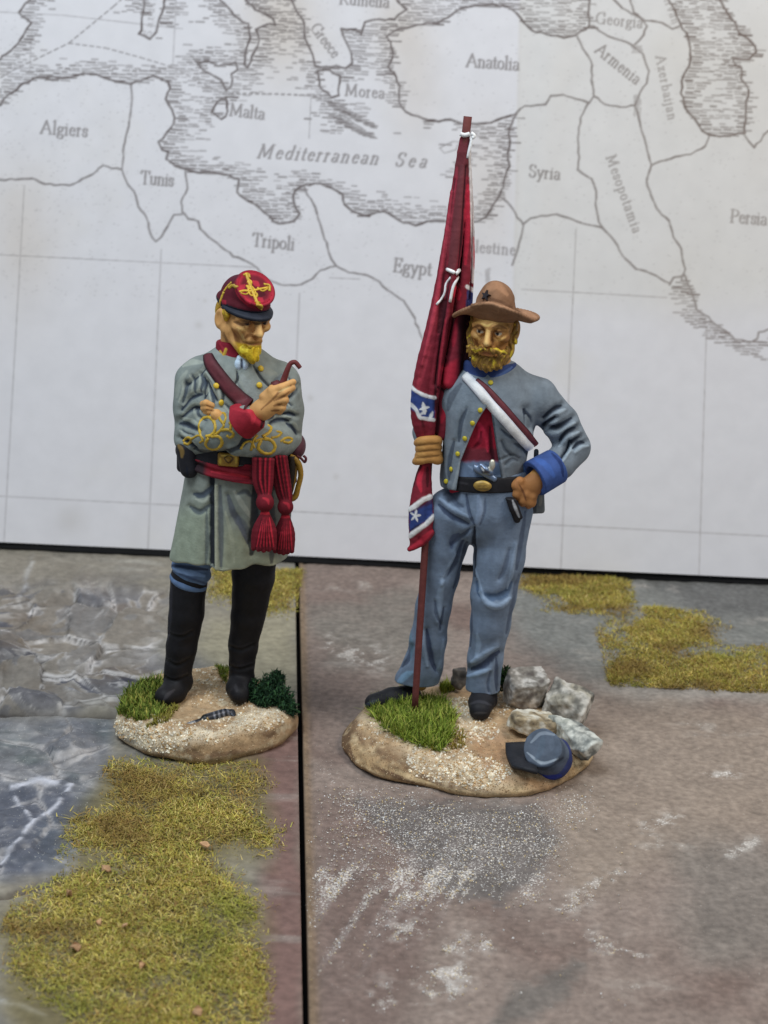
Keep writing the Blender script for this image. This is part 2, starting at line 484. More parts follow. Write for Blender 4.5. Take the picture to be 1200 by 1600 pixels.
c = mixc(c, C(100, 90, 54), under * 0.85)
top = reg(px, py, [(-300, 860), (262, 860), (255, 905), (90, 918), (-300, 910)], 12, wn * 14)
c = mixc(c, C(120, 112, 100), top * .7); c = mixc(c, C(164, 160, 150), top * sstep(.2, .7, fbm(P * np.array([.5, 1.6, 1]), .8, 4, 15.)) * .7)
c *= (1 + 0.22 * fine[:, None] + .12 * fin2[:, None])
c = grey(c, .12)
c = c * (1 - (.16 * rk + .08 * low)[:, None]); c[:, 2] *= 1 + .10 * np.maximum(rk, low)
al = np.clip(.30 * strip * sstep(0, .6, sk_) + .25 * top + .3 * rk * dry + .2 * low, 0, 1)
V = np.stack([X, Y, Z], -1)
V, F, c = skirt(V, F, I, np.concatenate([c, al[:, None]], 1))
tag(mesh_obj('ground_left', V, F, MAT['rocktile'], col=c), kind='structure')

# ---- right tile: brown sanded board with grey patches
U, X, Y, F, I = tile_grid(0.03, 12.0, -10.0, 11.0, 0.032, 0.032)
P = np.stack([X, Y, X * 0], -1); px, py = PX(P)
wn = fbm(P, 1.0, 4, 2.0); fine = fbm(P, 3.2, 5, 9.0); fin2 = fbm(P, 8., 4, 29.); big = fbm(P, 0.33, 4, 12.0)
c = np.tile(C(127, 112, 103), (len(P), 1))
c = mixc(c, C(108, 90, 82), sstep(.0, .5, fbm(P, .5, 4, 33.)))
greytop = reg(px, py, [(790, 870), (1500, 880), (1500, 1085), (1000, 1085), (900, 1065), (830, 1040), (780, 980)], 40, wn * 30)
c = mixc(c, C(110, 110, 106), greytop)
c = mixc(c, C(90, 89, 88), greytop * reg(px, py, [(1000, 900), (1500, 905), (1500, 975), (1100, 970)], 20, wn * 20) * .8)
c = mixc(c, C(114, 98, 90), reg(px, py, [(470, 890), (640, 890), (640, 1000), (560, 1100), (470, 1160)], 30, wn * 30) * .8)
c = mixc(c, C(112, 108, 100), reg(px, py, [(480, 960), (640, 930), (720, 1000), (620, 1060), (520, 1030)], 30, wn * 40) * .7)
c = mixc(c, C(150, 144, 137), reg(px, py, [(930, 1072), (1300, 1068), (1300, 1092), (1000, 1100)], 14, wn * 14) * .7)
c = mixc(c, C(134, 119, 106), reg(px, py, [(930, 1100), (1300, 1095), (1300, 1290), (900, 1400), (860, 1290)], 40, wn * 30) * .85)
c = mixc(c, C(112, 104, 97), reg(px, py, [(1040, 1320), (1400, 1290), (1400, 1500), (1100, 1500)], 50, wn * 40) * .85)
c = mixc(c, C(106, 88, 81), reg(px, py, [(478, 1230), (700, 1280), (690, 1420), (620, 1600), (560, 1800), (470, 1800)], 40, wn * 30) * .85)
dark = reg(px, py, [(560, 1255), (830, 1258), (872, 1310), (832, 1368), (780, 1410), (700, 1400), (640, 1330)], 14, wn * 26 + 14 * fin2)
c = mixc(c, C(84, 81, 80), dark * .75)
c = mixc(c, C(96, 91, 86), reg(px, py, [(800, 1530), (900, 1510), (880, 1560), (760, 1620)], 16, wn * 30 + 14 * fin2) * .8)
# dry-brushed streaks, laid down in short diagonal strokes
ac, alg = px * .84 + py * .54, px * .54 - py * .84
st = 2 * (vnoise(ac / 17., alg / 130. + .2 * wn, ac * 0 + 3.) - .5) + (vnoise(ac / 7., alg / 60., ac * 0 + 9.) - .5)
wm = reg(px, py, [(478, 1340), (600, 1330), (840, 1345), (820, 1400), (700, 1450), (640, 1480), (560, 1500), (482, 1530)], 50, wn * 40)
rows_ = np.exp(-((py - 1366 - .02 * (px - 500)) / 11) ** 2) + .8 * np.exp(-((py - 1392 - .02 * (px - 500)) / 12) ** 2)
lane = sstep(485, 520, px) * sstep(960, 780, px)
dust = np.clip(wm * (.12 + .42 * sstep(-.3, .9, st + .5 * fin2)) + .5 * rows_ * lane * sstep(-.2, .7, st + fin2 + wn), 0, .85)
c = mixc(c, C(140, 130, 126), wm * sstep(-.2, 0.9, st) * 0.35)
halo = reg(px, py, [(500, 1200), (560, 1200), (700, 1250), (880, 1255), (930, 1240), (870, 1360), (700, 1400), (480, 1380)], 50, wn * 40)
dust = np.maximum(dust, halo * (.32 + .25 * sstep(-.3, .5, wn)))
wm2 = sstep(.2, .6, fbm(P * np.array([.7, 1.3, 1]), .75, 4, 51.))
dust = np.maximum(dust, .35 * wm2 * sstep(-.3, .4, fine)); c = mixc(c, C(146, 138, 130), wm2 * sstep(-.1, .5, fine) * .45)
for (x0, y0, x1, y1, w) in ((880, 1420, 960, 1370, 16), (930, 1470, 1000, 1490, 16), (1100, 1215, 1150, 1208, 9), (1010, 1290, 1060, 1280, 12), (1140, 1335, 1180, 1315, 10),
                            (520, 1010, 590, 1030, 20), (660, 1530, 720, 1520, 22), (620, 1455, 670, 1450, 16), (700, 1480, 760, 1470, 16), (600, 1560, 700, 1550, 24)):
    d, _ = polydist(px, py, [(x0, y0), (x1, y1)])
    e_ = np.exp(-(d / w) ** 2)
    dust = np.maximum(dust, .75 * e_ * sstep(-.6, .4, fine + fin2)); c = mixc(c, C(166, 160, 154), e_ * sstep(-.1, .6, fine + fin2) * .6)
edgem = np.exp(-((U - 0.05) / 0.10) ** 2)
c = mixc(c, C(116, 96, 74), edgem * .9)
c *= (1 + 0.20 * fine[:, None] + .14 * fin2[:, None])
c = grey(c, .10)
DUST = (px, py, dust)
Z = 0.02 * fine + 0.03 * wn + .012 * fin2 - 0.03 * np.exp(-((U - 0.14) / 0.03) ** 2)
V = np.stack([X, Y, Z], -1)
V, F, c = skirt(V, F, I, np.concatenate([c, np.maximum(dust, .08)[:, None]], 1))
tag(mesh_obj('ground_right', V, F, MAT['ground'], col=c), kind='structure')

# ------------------------------------------------------------------ the printed map board behind
BY = 8.44; LEAN = math.radians(15.0)
BO = np.array([0.0, BY, 0.175])
BU = np.array([1.0, 0, 0]); BV = np.array([0, math.sin(LEAN), math.cos(LEAN)]); BN = np.array([0, -math.cos(LEAN), math.sin(LEAN)])

# ink raster of the print, in millimetre-like print cells
RX0, RY0, RW, RH = -260, -330, 1720, 1260
ink = np.zeros((RH, RW), np.float32)
def dash(x0, y0, x1, y1, w, a=1.0, w1=None):
    w1 = w if w1 is None else w1
    m = max(w, w1) + 2
    xa, xb = int(min(x0, x1) - m) - RX0, int(max(x0, x1) + m) + 2 - RX0
    ya, yb = int(min(y0, y1) - m) - RY0, int(max(y0, y1) + m) + 2 - RY0
    xa, ya = max(xa, 0), max(ya, 0); xb, yb = min(xb, RW), min(yb, RH)
    if xb <= xa or yb <= ya: return
    gx = np.arange(xa, xb)[None, :] + RX0; gy = np.arange(ya, yb)[:, None] + RY0
    dx, dy = x1 - x0, y1 - y0
    t = np.clip(((gx - x0) * dx + (gy - y0) * dy) / (dx * dx + dy * dy + 1e-9), 0, 1)
    d = np.hypot(gx - x0 - t * dx, gy - y0 - t * dy)
    cov = np.clip((w + (w1 - w) * t) / 2 + 0.7 - d, 0, 1.4) / 1.4 * a
    np.maximum(ink[ya:yb, xa:xb], cov, out=ink[ya:yb, xa:xb])
prng = random.Random(11)
def line(pts, w=2.4, a=0.75, rough=1.6, seg=7):
    last = None
    for i in range(len(pts) - 1):
        (x0, y0), (x1, y1) = pts[i], pts[i + 1]
        n = max(1, int(math.hypot(x1 - x0, y1 - y0) / seg))
        for k in range(n + (i == len(pts) - 2)):
            t = k / n
            q = (x0 + (x1 - x0) * t + prng.uniform(-rough, rough), y0 + (y1 - y0) * t + prng.uniform(-rough, rough))
            if last: dash(last[0], last[1], q[0], q[1], w * prng.uniform(.8, 1.2), a * prng.uniform(.85, 1.05))
            last = q
def Z1(*v): return [(v[i] / 2, v[i + 1] / 2) for i in range(0, len(v), 2)]
def Z2(*v): return [(600 + v[i] / 2, v[i + 1] / 2) for i in range(0, len(v), 2)]
def Z4(*v): return [(600 + v[i] / 2, 400 + v[i + 1] / 2) for i in range(0, len(v), 2)]
africa = Z1(-300, 420, -120, 370, 0, 325, 25, 300, 75, 262, 125, 238, 165, 252, 215, 240, 265, 228, 300, 230, 340, 248, 385, 258, 410, 262, 440, 250, 480, 235, 505, 245, 525, 258,
            530, 275, 520, 310, 540, 345, 547, 385, 520, 415, 495, 445, 505, 470, 525, 475, 520, 495, 545, 515, 580, 530, 640, 540, 700, 545, 745, 560, 738, 600, 760, 620,
            800, 640, 830, 665, 855, 695, 890, 700, 920, 690, 935, 665, 915, 630, 920, 600, 950, 580, 1000, 575, 1040, 585, 1070, 610, 1078, 640, 1100, 660, 1140, 672, 1200, 660) + \
         Z2(60, 695, 100, 702, 150, 690, 220, 694, 290, 690, 320, 680, 340, 640, 360, 610, 375, 570, 385, 530, 395, 520, 385, 480, 395, 440, 390, 420, 400, 385, 413, 355, 365, 370, 335, 385,
            250, 387, 210, 372, 170, 380, 120, 370, 70, 350, 45, 320, 50, 270, 30, 230, 10, 210, 30, 180, 20, 130, 10, 112, 30, 95, 80, 85, 120, 75, 170, 70, 200, 55, 240, 25, 300, 18, 340, 15,
            385, 20, 415, 40, 440, 70, 460, 95, 510, 105, 560, 115, 600, 110, 640, 80, 640, 0, 620, -120, 560, -300)
spain = Z1(-300, 260, 0, 185, 10, 175, 45, 150, 75, 110, 95, 75, 60, 40, 90, 0, 160, -120, 300, -300)
sard = Z1(452, -60, 450, 40, 440, 70, 445, 95, 435, 105, 470, 120, 490, 100, 500, 60, 512, 20, 520, -60, 452, -60)
sicily = Z1(620, 200, 650, 190, 680, 205, 735, 195, 740, 215, 725, 235, 722, 270, 705, 280, 690, 250, 640, 225, 620, 200)
italy = Z1(560, -300, 640, -100, 690, 0, 730, 50, 775, 75, 780, 120, 770, 150, 760, 205, 775, 210, 790, 175, 810, 130, 800, 90, 830, 75, 860, 80, 855, 60, 800, 30, 770, 0, 720, -120, 640, -300)
malta = Z1(675, 320, 705, 308, 712, 350, 695, 375, 665, 350, 675, 320)
greece = Z1(820, -300, 900, -40, 925, 30, 950, 70, 955, 120, 975, 170, 985, 205, 1020, 210, 1050, 205, 1080, 215, 1100, 200, 1095, 165, 1080, 130, 1068, 90, 1110, 92, 1130, 105, 1140, 70, 1165, 60, 1200, 65, 1230, 60, 1270, 30, 1240, 0, 1200, -120, 1180, -300)
morea = Z1(990, 225, 1030, 215, 1060, 240, 1060, 300, 1035, 305, 1000, 270, 990, 225)
crete = Z1(1060, 360, 1080, 365, 1110, 388, 1142, 410, 1120, 414, 1080, 392, 1060, 360)
cyprus = Z2(176, 462, 200, 448, 240, 442, 225, 466, 190, 480, 176, 462)
casp_w = Z2(840, -120, 890, 0, 915, 50, 935, 90, 955, 130, 960, 185, 935, 235, 930, 290, 940, 340, 975, 375, 995, 410, 1030, 425, 1080, 425, 1125, 415, 1130, 370, 1130, 330, 1140, 285, 1115, 245,
             1120, 215, 1095, 200, 1090, 180, 1140, 186, 1165, 160, 1150, 135, 1110, 100, 1090, 60, 1060, 20, 1050, 0, 1000, -140)
gulf = Z4(890, 90, 905, 68, 940, 60, 958, 108, 978, 168, 1000, 185, 1060, 230, 1100, 260, 1140, 270, 1170, 260, 1172, 240, 1200, 230, 1300, 250)
gulf_in = [(1043, 445), (1054, 432), (1070, 430), (1080, 455), (1090, 484), (1120, 508), (1160, 532), (1190, 530), (1200, 520), (1290, 540), (1290, 585), (1180, 560), (1110, 530), (1070, 505), (1050, 490)]
for pl in (africa, spain, sard, sicily, italy, malta, greece, morea, casp_w): line(pl, 3.4, 0.95)
line(crete, 2, .7); line(cyprus, 2, .6); line(gulf, 2.8, .75)
# land test
gx, gy = np.meshgrid(np.arange(RX0, RX0 + RW, 4.0), np.arange(RY0, RY0 + RH, 4.0))
afr_poly = africa + [(700, -330), (1500, -330), (1500, 960), (-300, 960)]
land = inpoly(gx, gy, afr_poly)
# the south shore, the levant and anatolia bound one sea; anatolia's north shore bounds the other
for pl in (spain + [(-300, -300)], sard, sicily, italy, malta, greece, morea, crete, cyprus): land |= inpoly(gx, gy, pl)
casp = inpoly(gx, gy, casp_w); gulfm = inpoly(gx, gy, gulf_in)
sea = (~land) | casp | gulfm
near = np.full(gx.shape, 1e9)
for pl in (africa, spain, sard, sicily, italy, malta, greece, morea, crete, cyprus, casp_w, gulf):
    near = np.minimum(near, polydist(gx, gy, pl)[0])
OPEN1 = [(335, 165), (420, 160), (520, 215), (600, 160), (690, 190), (735, 205), (690, 285), (560, 300), (470, 262), (400, 262), (335, 232)]
OPEN2 = [(60, 40), (120, 25), (215, 20), (300, 60), (262, 98), (200, 100), (120, 88), (60, 100)]
def inside(x, y, poly): return bool(inpoly(np.array([x]), np.array([y]), poly)[0])
for row in np.arange(RY0 + 4, RY0 + RH - 4, 4.6):
    x = RX0 + 4
    while x < RX0 + RW - 6:
        L = prng.uniform(5, 13)
        iy, ix = int((row - RY0) / 4), int((x + L / 2 - RX0) / 4)
        if ix < gx.shape[1] and sea[iy, ix]:
            dn = near[iy, ix]
            p = math.exp(-(dn / 26.0) ** 2) * 1.45
            cx_, cy_ = x + L / 2, row
            if 345 < cx_ < 418 and 158 < cy_ < 192 or 530 < cx_ < 606 and 128 < cy_ < 160 or 480 < cx_ < 530 and 40 < cy_ < 95: p = 0
            if inside(cx_, cy_, OPEN1) or inside(cx_, cy_, OPEN2): p *= .05
            if casp[iy, ix]: p = max(p, 0.55)
            if 660 < x < 940 and row < 60: p = max(p, 0.75 * (1 if row < 45 else .4))
            if 100 < x < 560 and 250 < row < 330: p *= 1.1
            if dn < 9: L *= 1.7
            if prng.random() < p:
                jy = prng.uniform(-1.2, 1.2)
                dash(x, row + jy, x + L, row + jy + L * 0.045, prng.uniform(1.8, 3.1), prng.uniform(.55, 1.0) * (.72 + .28 * math.exp(-(dn / 16) ** 2)))
        x += L + prng.uniform(1.5, 5)
# stippled land
for k in range(9000):
    x, y = prng.uniform(RX0, RX0 + RW), prng.uniform(RY0, 470)
    iy, ix = int((y - RY0) / 4), int((x - RX0) / 4)
    if not sea[iy, ix] and prng.random() < (0.9 if x < 500 else 0.5):
        dash(x, y, x + 1.4, y + .5, 1.3, prng.uniform(.12, .36))
for pl in (Z1(-200, 560, 0, 562, 50, 560, 100, 557, 140, 575, 220, 580, 260, 560, 300, 535, 320, 515, 350, 525, 380, 530),
           Z1(410, 262, 412, 320, 405, 380, 390, 440, 385, 490, 380, 530, 400, 575, 425, 610, 430, 645, 460, 680, 470, 730, 485, 755, 505, 740, 530, 690, 545, 672, 568, 668),
           Z1(580, 535, 585, 590, 565, 630, 570, 660, 590, 685, 620, 690, 625, 715, 650, 740, 690, 770, 730, 800, 790, 825, 815, 855, 845, 880, 890, 892, 940, 890, 975, 870, 1000, 845, 1030, 835, 1050, 830),
           Z1(950, 585, 985, 650, 1000, 700, 1020, 760, 1035, 810, 1050, 830, 1090, 850, 1150, 862, 1185, 880, 1210, 905, 1260, 940, 1290, 980, 1310, 1040, 1330, 1080),
           Z2(413, 355, 440, 330, 480, 330, 505, 325, 520, 300, 560, 295, 600, 310, 640, 320, 655, 300, 650, 250, 648, 190, 620, 150, 605, 115),
           Z2(655, 300, 690, 325, 740, 335, 785, 330, 800, 290, 820, 260, 828, 220, 810, 170, 785, 150, 760, 130, 700, 115, 660, 85, 640, 80),
           Z2(785, 140, 810, 110, 820, 80, 800, 55, 760, 35, 720, 0, 660, -80), Z2(770, 0, 780, 40, 815, 65, 870, 70, 900, 90, 920, 85), Z2(770, 0, 780, -80),
           Z2(640, 320, 615, 370, 605, 430, 610, 490, 605, 530, 650, 560, 665, 600, 660, 640, 670, 690, 685, 715),
           Z2(435, 700, 460, 680, 540, 668, 600, 690, 685, 715, 720, 750, 745, 800, 790, 840, 850, 860, 890, 885),
           Z2(360, 615, 395, 640, 415, 680, 435, 700, 430, 740, 410, 800, 400, 830),
           Z2(785, 330, 800, 380, 815, 440, 835, 515, 820, 570, 850, 650, 890, 690, 905, 740, 930, 780, 940, 840, 930, 870),
           Z2(1015, 425, 1005, 455, 960, 480, 910, 490, 835, 515), Z2(1120, 415, 1140, 440, 1155, 460, 1175, 440, 1200, 410, 1300, 380)):
    line(pl, 3.0, .80, 1.1)
for (cx, cy, rx, ry) in ((995, 77, 9, 6), (996, 165, 6, 20), (1163, 52, 9, 8), (762, 432, 4, 14), (1160, 88, 12, 10)):
    for k in range(30): dash(cx + prng.uniform(-rx, rx), cy + prng.uniform(-ry, ry), cx + prng.uniform(-rx, rx), cy + prng.uniform(-ry, ry), 1.5, .45)
for k in range(150):   # shading round the crete island
    x = prng.uniform(512, 582); o_ = prng.choice((-1, 1)) * prng.uniform(5, 13); y = 180 + (x - 530) * .52 + o_
    dash(x, y, x + prng.uniform(5, 12), y + 1, 2.0, prng.uniform(.5, .9))
# graticule
for (x0, y0, x1, y1) in ((-120, 392, 402, 418), (515, 434, 562, 436), (815, 452, 1042, 465), (-120, 769, 1340, 845), (100, 24, 285, 45), (-250, 6, 100, 24),
                         (50, 40, 46, 115), (38, 290, 6, 850), (275, 0, 270, 106), (252, 390, 231, 862), (486, 150, 483, 216), (468, 458, 450, 872), (668, 520, 660, 882), (900, 358, 876, 893),
                         (1104, 510, 1092, 903), (-170, 300, -205, 842), (1330, 500, 1318, 915)):
    n = 12
    for k in range(n):
        a0, a1 = k / n, (k + 1) / n
        dash(x0 + (x1 - x0) * a0, y0 + (y1 - y0) * a0, x0 + (x1 - x0) * a1, y0 + (y1 - y0) * a1, 1.7, prng.uniform(.36, .5))
def dashed(pts, on, off, w, a):
    tot = 0.0
    for i in range(len(pts) - 1):
        (x0, y0), (x1, y1) = pts[i], pts[i + 1]; L = math.hypot(x1 - x0, y1 - y0); t = 0
        while t < L:
            e = min(t + on, L)
            dash(x0 + (x1 - x0) * t / L, y0 + (y1 - y0) * t / L, x0 + (x1 - x0) * e / L, y0 + (y1 - y0) * e / L, w, a); t += on + off
dashed(Z1(-60, 280, 40, 220, 215, 135, 355, 20, 420, -40), 7, 5, 2.2, .7)
dashed(Z1(215, 135, 330, 150, 440, 180, 545, 212, 620, 255, 700, 295), 6, 5, 2.2, .65)
dashed(Z1(720, 292, 860, 294, 1010, 300), 4, 6, 3.0, .7)

# lettering: a small roman drawn with a broad pen (x to the right, y up, capitals one unit high)
def arc(cx, cy, rx, ry, a0, a1, n=10):
    return [(cx + rx * math.cos(math.radians(a0 + (a1 - a0) * i / n)), cy + ry * math.sin(math.radians(a0 + (a1 - a0) * i / n))) for i in range(n + 1)]
def sf(x, y, w=.11): return [(x - w, y), (x + w, y)]
GL = {
 'A': (.78, [[(.05, 0), (.38, 1)], [(.38, 1), (.72, 0)], [(.17, .36), (.58, .36)], sf(.06, 0, .09), sf(.71, 0, .11)]),
 'E': (.62, [[(.15, 0), (.15, 1)], [(.03, 1), (.52, 1), (.54, .84)], [(.15, .52), (.42, .52)], [(.03, 0), (.54, 0), (.58, .18)], [(.42, .42), (.42, .62)]]),
 'G': (.82, [arc(.42, .5, .36, .5, 48, 330, 18), [(.72, .02), (.72, .40)], sf(.7, .4, .13), [(.66, .87), (.68, 1), (.68, .74)]]),
 'M': (.98, [[(.14, 0), (.17, 1)], [(.17, 1), (.48, .12)], [(.48, .12), (.80, 1)], [(.80, 1), (.85, 0)], sf(.13, 0), sf(.85, 0), sf(.12, 1, .07), sf(.86, 1, .07)]),
 'P': (.62, [[(.15, 0), (.15, 1)], sf(.15, 0), [(.03, 1), (.15, 1)], [(.15, 1), (.3, 1)] + arc(.3, .74, .26, .26, 90, -90, 10) + [(.15, .48)]]),
 'R': (.72, [[(.15, 0), (.15, 1)], sf(.15, 0), [(.03, 1), (.15, 1)], [(.15, 1), (.3, 1)] + arc(.3, .76, .24, .24, 90, -90, 10) + [(.15, .52)], [(.32, .5), (.66, 0)], sf(.66, 0, .07)]),
 'S': (.56, [[(.47, .80), (.46, .92)] + arc(.28, .77, .2, .23, 60, 250, 10) + [(.3, .5)] + arc(.28, .25, .21, .26, 75, -130, 10) + [(.08, .22)]]),
 'T': (.68, [[(.34, 0), (.34, 1)], [(.04, .82), (.06, 1), (.62, 1), (.64, .82)], sf(.34, 0, .12)]),
 'N': (.86, [[(.14, 0), (.14, 1)], [(.14, 1), (.72, 0)], [(.72, 0), (.72, 1)], sf(.14, 0, .1), sf(.72, 1, .1)]),
 'a': (.46, [arc(.22, .47, .15, .16, 150, 10, 8) + [(.37, .3), (.37, .1), (.45, .02)], arc(.21, .16, .14, .17, 80, 360, 12)]),
 'b': (.52, [[(.02, 1.02), (.11, 1.02), (.11, .05)], arc(.28, .3, .19, .31, 140, -150, 14)]),
 'c': (.44, [arc(.24, .31, .18, .31, 45, 320, 14)]),
 'd': (.54, [[(.33, 1.02), (.42, 1.02), (.42, .04), (.52, .02)], arc(.25, .3, .18, .3, 40, 330, 14)]),
 'e': (.45, [[(.08, .36), (.39, .38)] + arc(.23, .35, .16, .27, 5, 170, 8) + arc(.24, .3, .17, .3, 170, 320, 9)]),
 'g': (.48, [arc(.22, .42, .15, .19, 0, 360, 14), [(.14, .26), (.09, .12), (.2, .06), (.38, .02)] + arc(.24, -.14, .19, .15, 60, -250, 14), [(.35, .54), (.46, .6)]]),
 'i': (.28, [[(.03, .58), (.13, .62), (.13, 0)], sf(.13, 0), [(.12, .86), (.15, .84)]]),
 'j': (.26, [[(.03, .58), (.14, .62), (.14, -.2), (.02, -.3)], [(.12, .86), (.15, .84)]]),
 'l': (.27, [[(.03, 1.0), (.13, 1.04), (.13, 0)], sf(.13, 0)]),
 'm': (.82, [[(.03, .58), (.12, .62), (.12, 0)], [(.12, .48)] + arc(.26, .44, .14, .18, 140, 0, 7) + [(.4, 0)], [(.4, .48)] + arc(.54, .44, .14, .18, 140, 0, 7) + [(.68, 0)], sf(.12, 0, .09), sf(.4, 0, .08), sf(.68, 0, .09)]),
 'n': (.56, [[(.03, .58), (.12, .62), (.12, 0)], [(.12, .48)] + arc(.27, .44, .15, .18, 140, 0, 7) + [(.42, 0)], sf(.12, 0, .09), sf(.42, 0, .09)]),
 'o': (.5, [arc(.25, .31, .19, .31, 0, 360, 18)]),
 'p': (.52, [[(.03, .58), (.12, .62), (.12, -.34)], sf(.12, -.34, .1), arc(.27, .31, .19, .31, 140, -145, 14)]),
 'r': (.38, [[(.03, .58), (.12, .62), (.12, 0)], [(.12, .45), (.22, .6), (.34, .57)], sf(.12, 0, .1)]),
 's': (.38, [[(.32, .46), (.31, .58)] + arc(.19, .47, .12, .15, 50, 240, 8) + [(.2, .31)] + arc(.19, .16, .13, .16, 70, -130, 8) + [(.05, .17)]]),
 't': (.32, [[(.15, .84), (.15, .08), (.22, .01), (.31, .05)], [(.03, .6), (.3, .6)]]),
 'u': (.56, [[(.03, .6), (.12, .62), (.12, .15)] + arc(.26, .17, .14, .17, 190, 320, 7) + [(.42, .2)], [(.34, .6), (.42, .62), (.42, .04), (.52, .02)]]),
 'v': (.5, [[(.06, .62), (.25, 0), (.44, .62)], sf(.07, .62, .08), sf(.43, .62, .08)]),
 'h': (.56, [[(.02, 1.02), (.12, 1.04), (.12, 0)], [(.12, .48)] + arc(.27, .44, .15, .18, 140, 0, 7) + [(.42, 0)], sf(.12, 0, .09), sf(.42, 0, .09)]),
 'y': (.5, [[(.06, .62), (.26, .04)], [(.44, .62), (.18, -.3), (.06, -.3)], sf(.08, .62, .08), sf(.43, .62, .08)]),
 'z': (.42, [[(.07, .48), (.08, .6), (.36, .6), (.05, 0), (.37, .01), (.38, .14)]]), ' ': (.34, []),
}
def word(s, x0, y0, x1, y1, h, a=.7, slant=0.0):
    """lettering from the start to the end of its baseline"""
    tot = sum(GL[ch][0] for ch in s)
    L = math.hypot(x1 - x0, y1 - y0); ux, uy = (x1 - x0) / L, (y1 - y0) / L
    sx = L / tot; pos = 0.0
    for ch in s:
        wd, strokes = GL[ch]
        gs = min(sx, h * 1.12)                 # keep letter shapes, spread the spacing
        o = (wd * sx - wd * gs) / 2
        for stx in strokes:
            q = []
            for (gx_, gy_) in stx:
                lx = pos * sx + o + gx_ * gs + slant * gy_ * h; ly = gy_ * h
                q.append((x0 + ux * lx + uy * ly, y0 + uy * lx - ux * ly, gx_ , gy_))
            for i in range(len(q) - 1):
                ang = math.atan2((q[i + 1][3] - q[i][3]), (q[i + 1][2] - q[i][2]))
                wdt = h * (0.065 + 0.105 * abs(math.sin(ang - math.radians(-14))))
                dash(q[i][0], q[i][1], q[i + 1][0], q[i + 1][1], wdt, a)
        pos += wd
word('Algiers', 62, 208, 137, 214, 20); word('Tunis', 219, 287, 271, 291, 20); word('Tripoli', 393, 384, 460, 391, 20)
word('Malta', 357, 180, 413, 187, 19); word('Morea', 537, 149, 601, 154, 18); word('Mediterranean', 397, 246, 592, 257, 21, .66, .32); word('Sea', 612, 259, 668, 262, 21, .66, .32)
word('Greece', 484, 44, 521, 92, 17); word('Rumelia', 529, 6, 608, 12, 19); word('Anatolia', 728, 104, 811, 110, 20); word('Egypt', 613, 424, 674, 431, 21)
word('Palestine', 716, 392, 806, 399, 18, .6); word('Syria', 825, 276, 875, 281, 19); word('Armenia', 928, 80, 994, 133, 18); word('Georgia', 929, 36, 1004, 44, 17, .6)
word('Azerbaijan', 1024, 86, 1045, 190, 15, .6); word('Mesopotamia', 946, 243, 990, 366, 16, .6); word('Persia', 1140, 347, 1198, 352, 20, .6)
word('Sardinia', 236, 60, 246, -30, 12, .5); word('Naples', 372, -12, 412, 26, 14, .5); word('Shirvan', 1030, -22, 1052, 40, 13, .5)

hb = 0.0215
us = np.arange(-11.5, 11.5, hb); vs = np.arange(0.0, 13.2, hb)
UU, VV = np.meshgrid(us, vs)
# a sheet is never quite flat: the fold stands a little proud
bow = 0.05 * np.exp(-((UU - 2.75 - 0.05 * (VV - 6)) / 0.35) ** 2) + 0.05 * np.sin(UU * 0.4)
SP = BO + UU[..., None] * BU + VV[..., None] * BV + bow[..., None] * BN
P = SP.reshape(-1, 3); px, py = PX(P)
fx = np.clip(px - RX0, 0, RW - 1.01); fy = np.clip(py - RY0, 0, RH - 1.01)
ix, iy = fx.astype(int), fy.astype(int); tx, ty = fx - ix, fy - iy
iv = ink[iy, ix] * (1 - tx) * (1 - ty) + ink[iy, ix + 1] * tx * (1 - ty) + ink[iy + 1, ix] * (1 - tx) * ty + ink[iy + 1, ix + 1] * tx * ty
wn = fbm(P, .5, 4, 3.); fn = fbm(P, 3.0, 3, 7.)
c = np.tile(np.array([0.765, 0.75, 0.778]), (len(P), 1))
c = mixc(c, np.array([0.70, 0.665, 0.61]), sstep(.15, .8, wn) * .45)
for (x, y, rx, ry, a) in ((440, 30, 60, 90, .55), (30, 380, 60, 120, .40), (620, 40, 40, 60, .4), (760, 290, 40, 90, .5), (1090, 90, 60, 120, .25), (1130, 260, 160, 300, .18), (1060, 440, 40, 60, .3), (650, 120, 40, 100, .3), (1195, 140, 40, 140, .3)):
    c = mixc(c, np.array([0.62, 0.53, 0.43]), np.clip(a * np.exp(-((px - x) / rx) ** 2 - ((py - y) / ry) ** 2) * (1 + .6 * wn), 0, 1))
for (x, y, r) in ((310, 508, 6), (485, 622, 5), (525, 745, 5), (658, 43, 3), (320, 470, 3), (330, 742, 14), (110, 812, 22)):
    c = mixc(c, np.array([0.5, 0.47, 0.44]), .35 * np.exp(-((px - x) ** 2 + (py - y) ** 2) / r ** 2))
fold = np.exp(-((px - 812 + 0.022 * (py - 100)) / 3.0) ** 2) * (py < 470)
c = mixc(c, np.array([0.60, 0.56, 0.50]), fold * .35)
right = sstep(-6, 6, px - 812 + 0.022 * (py - 100)) * sstep(520, 440, py)
c = mixc(c, np.array([0.71, 0.685, 0.645]), right * .6)
c = c * (1 + 0.02 * fn[:, None])
inkc = mixc(np.tile(np.array([0.125, 0.097, 0.092]), (len(P), 1)), np.array([0.16, 0.115, 0.095]), sstep(700, 1100, px))
c = mixc(c, 0, 0 * iv) * (1 - iv[:, None]) + inkc * iv[:, None]
n_u, n_v = len(us), len(vs)
i = np.arange(n_u * n_v).reshape(n_v, n_u)
F = np.stack([i[:-1, :-1], i[:-1, 1:], i[1:, 1:], i[1:, :-1]], -1).reshape(-1, 4)
board = empty('map_board', BO)
tag(board, 'leaning board with a brown and white antique map of the Mediterranean behind the figurines', 'map')
mesh_obj('printed_sheet', P, F, MAT['paper'], board, col=c)
Rb = np.stack([BU, BV, -BN], 1)
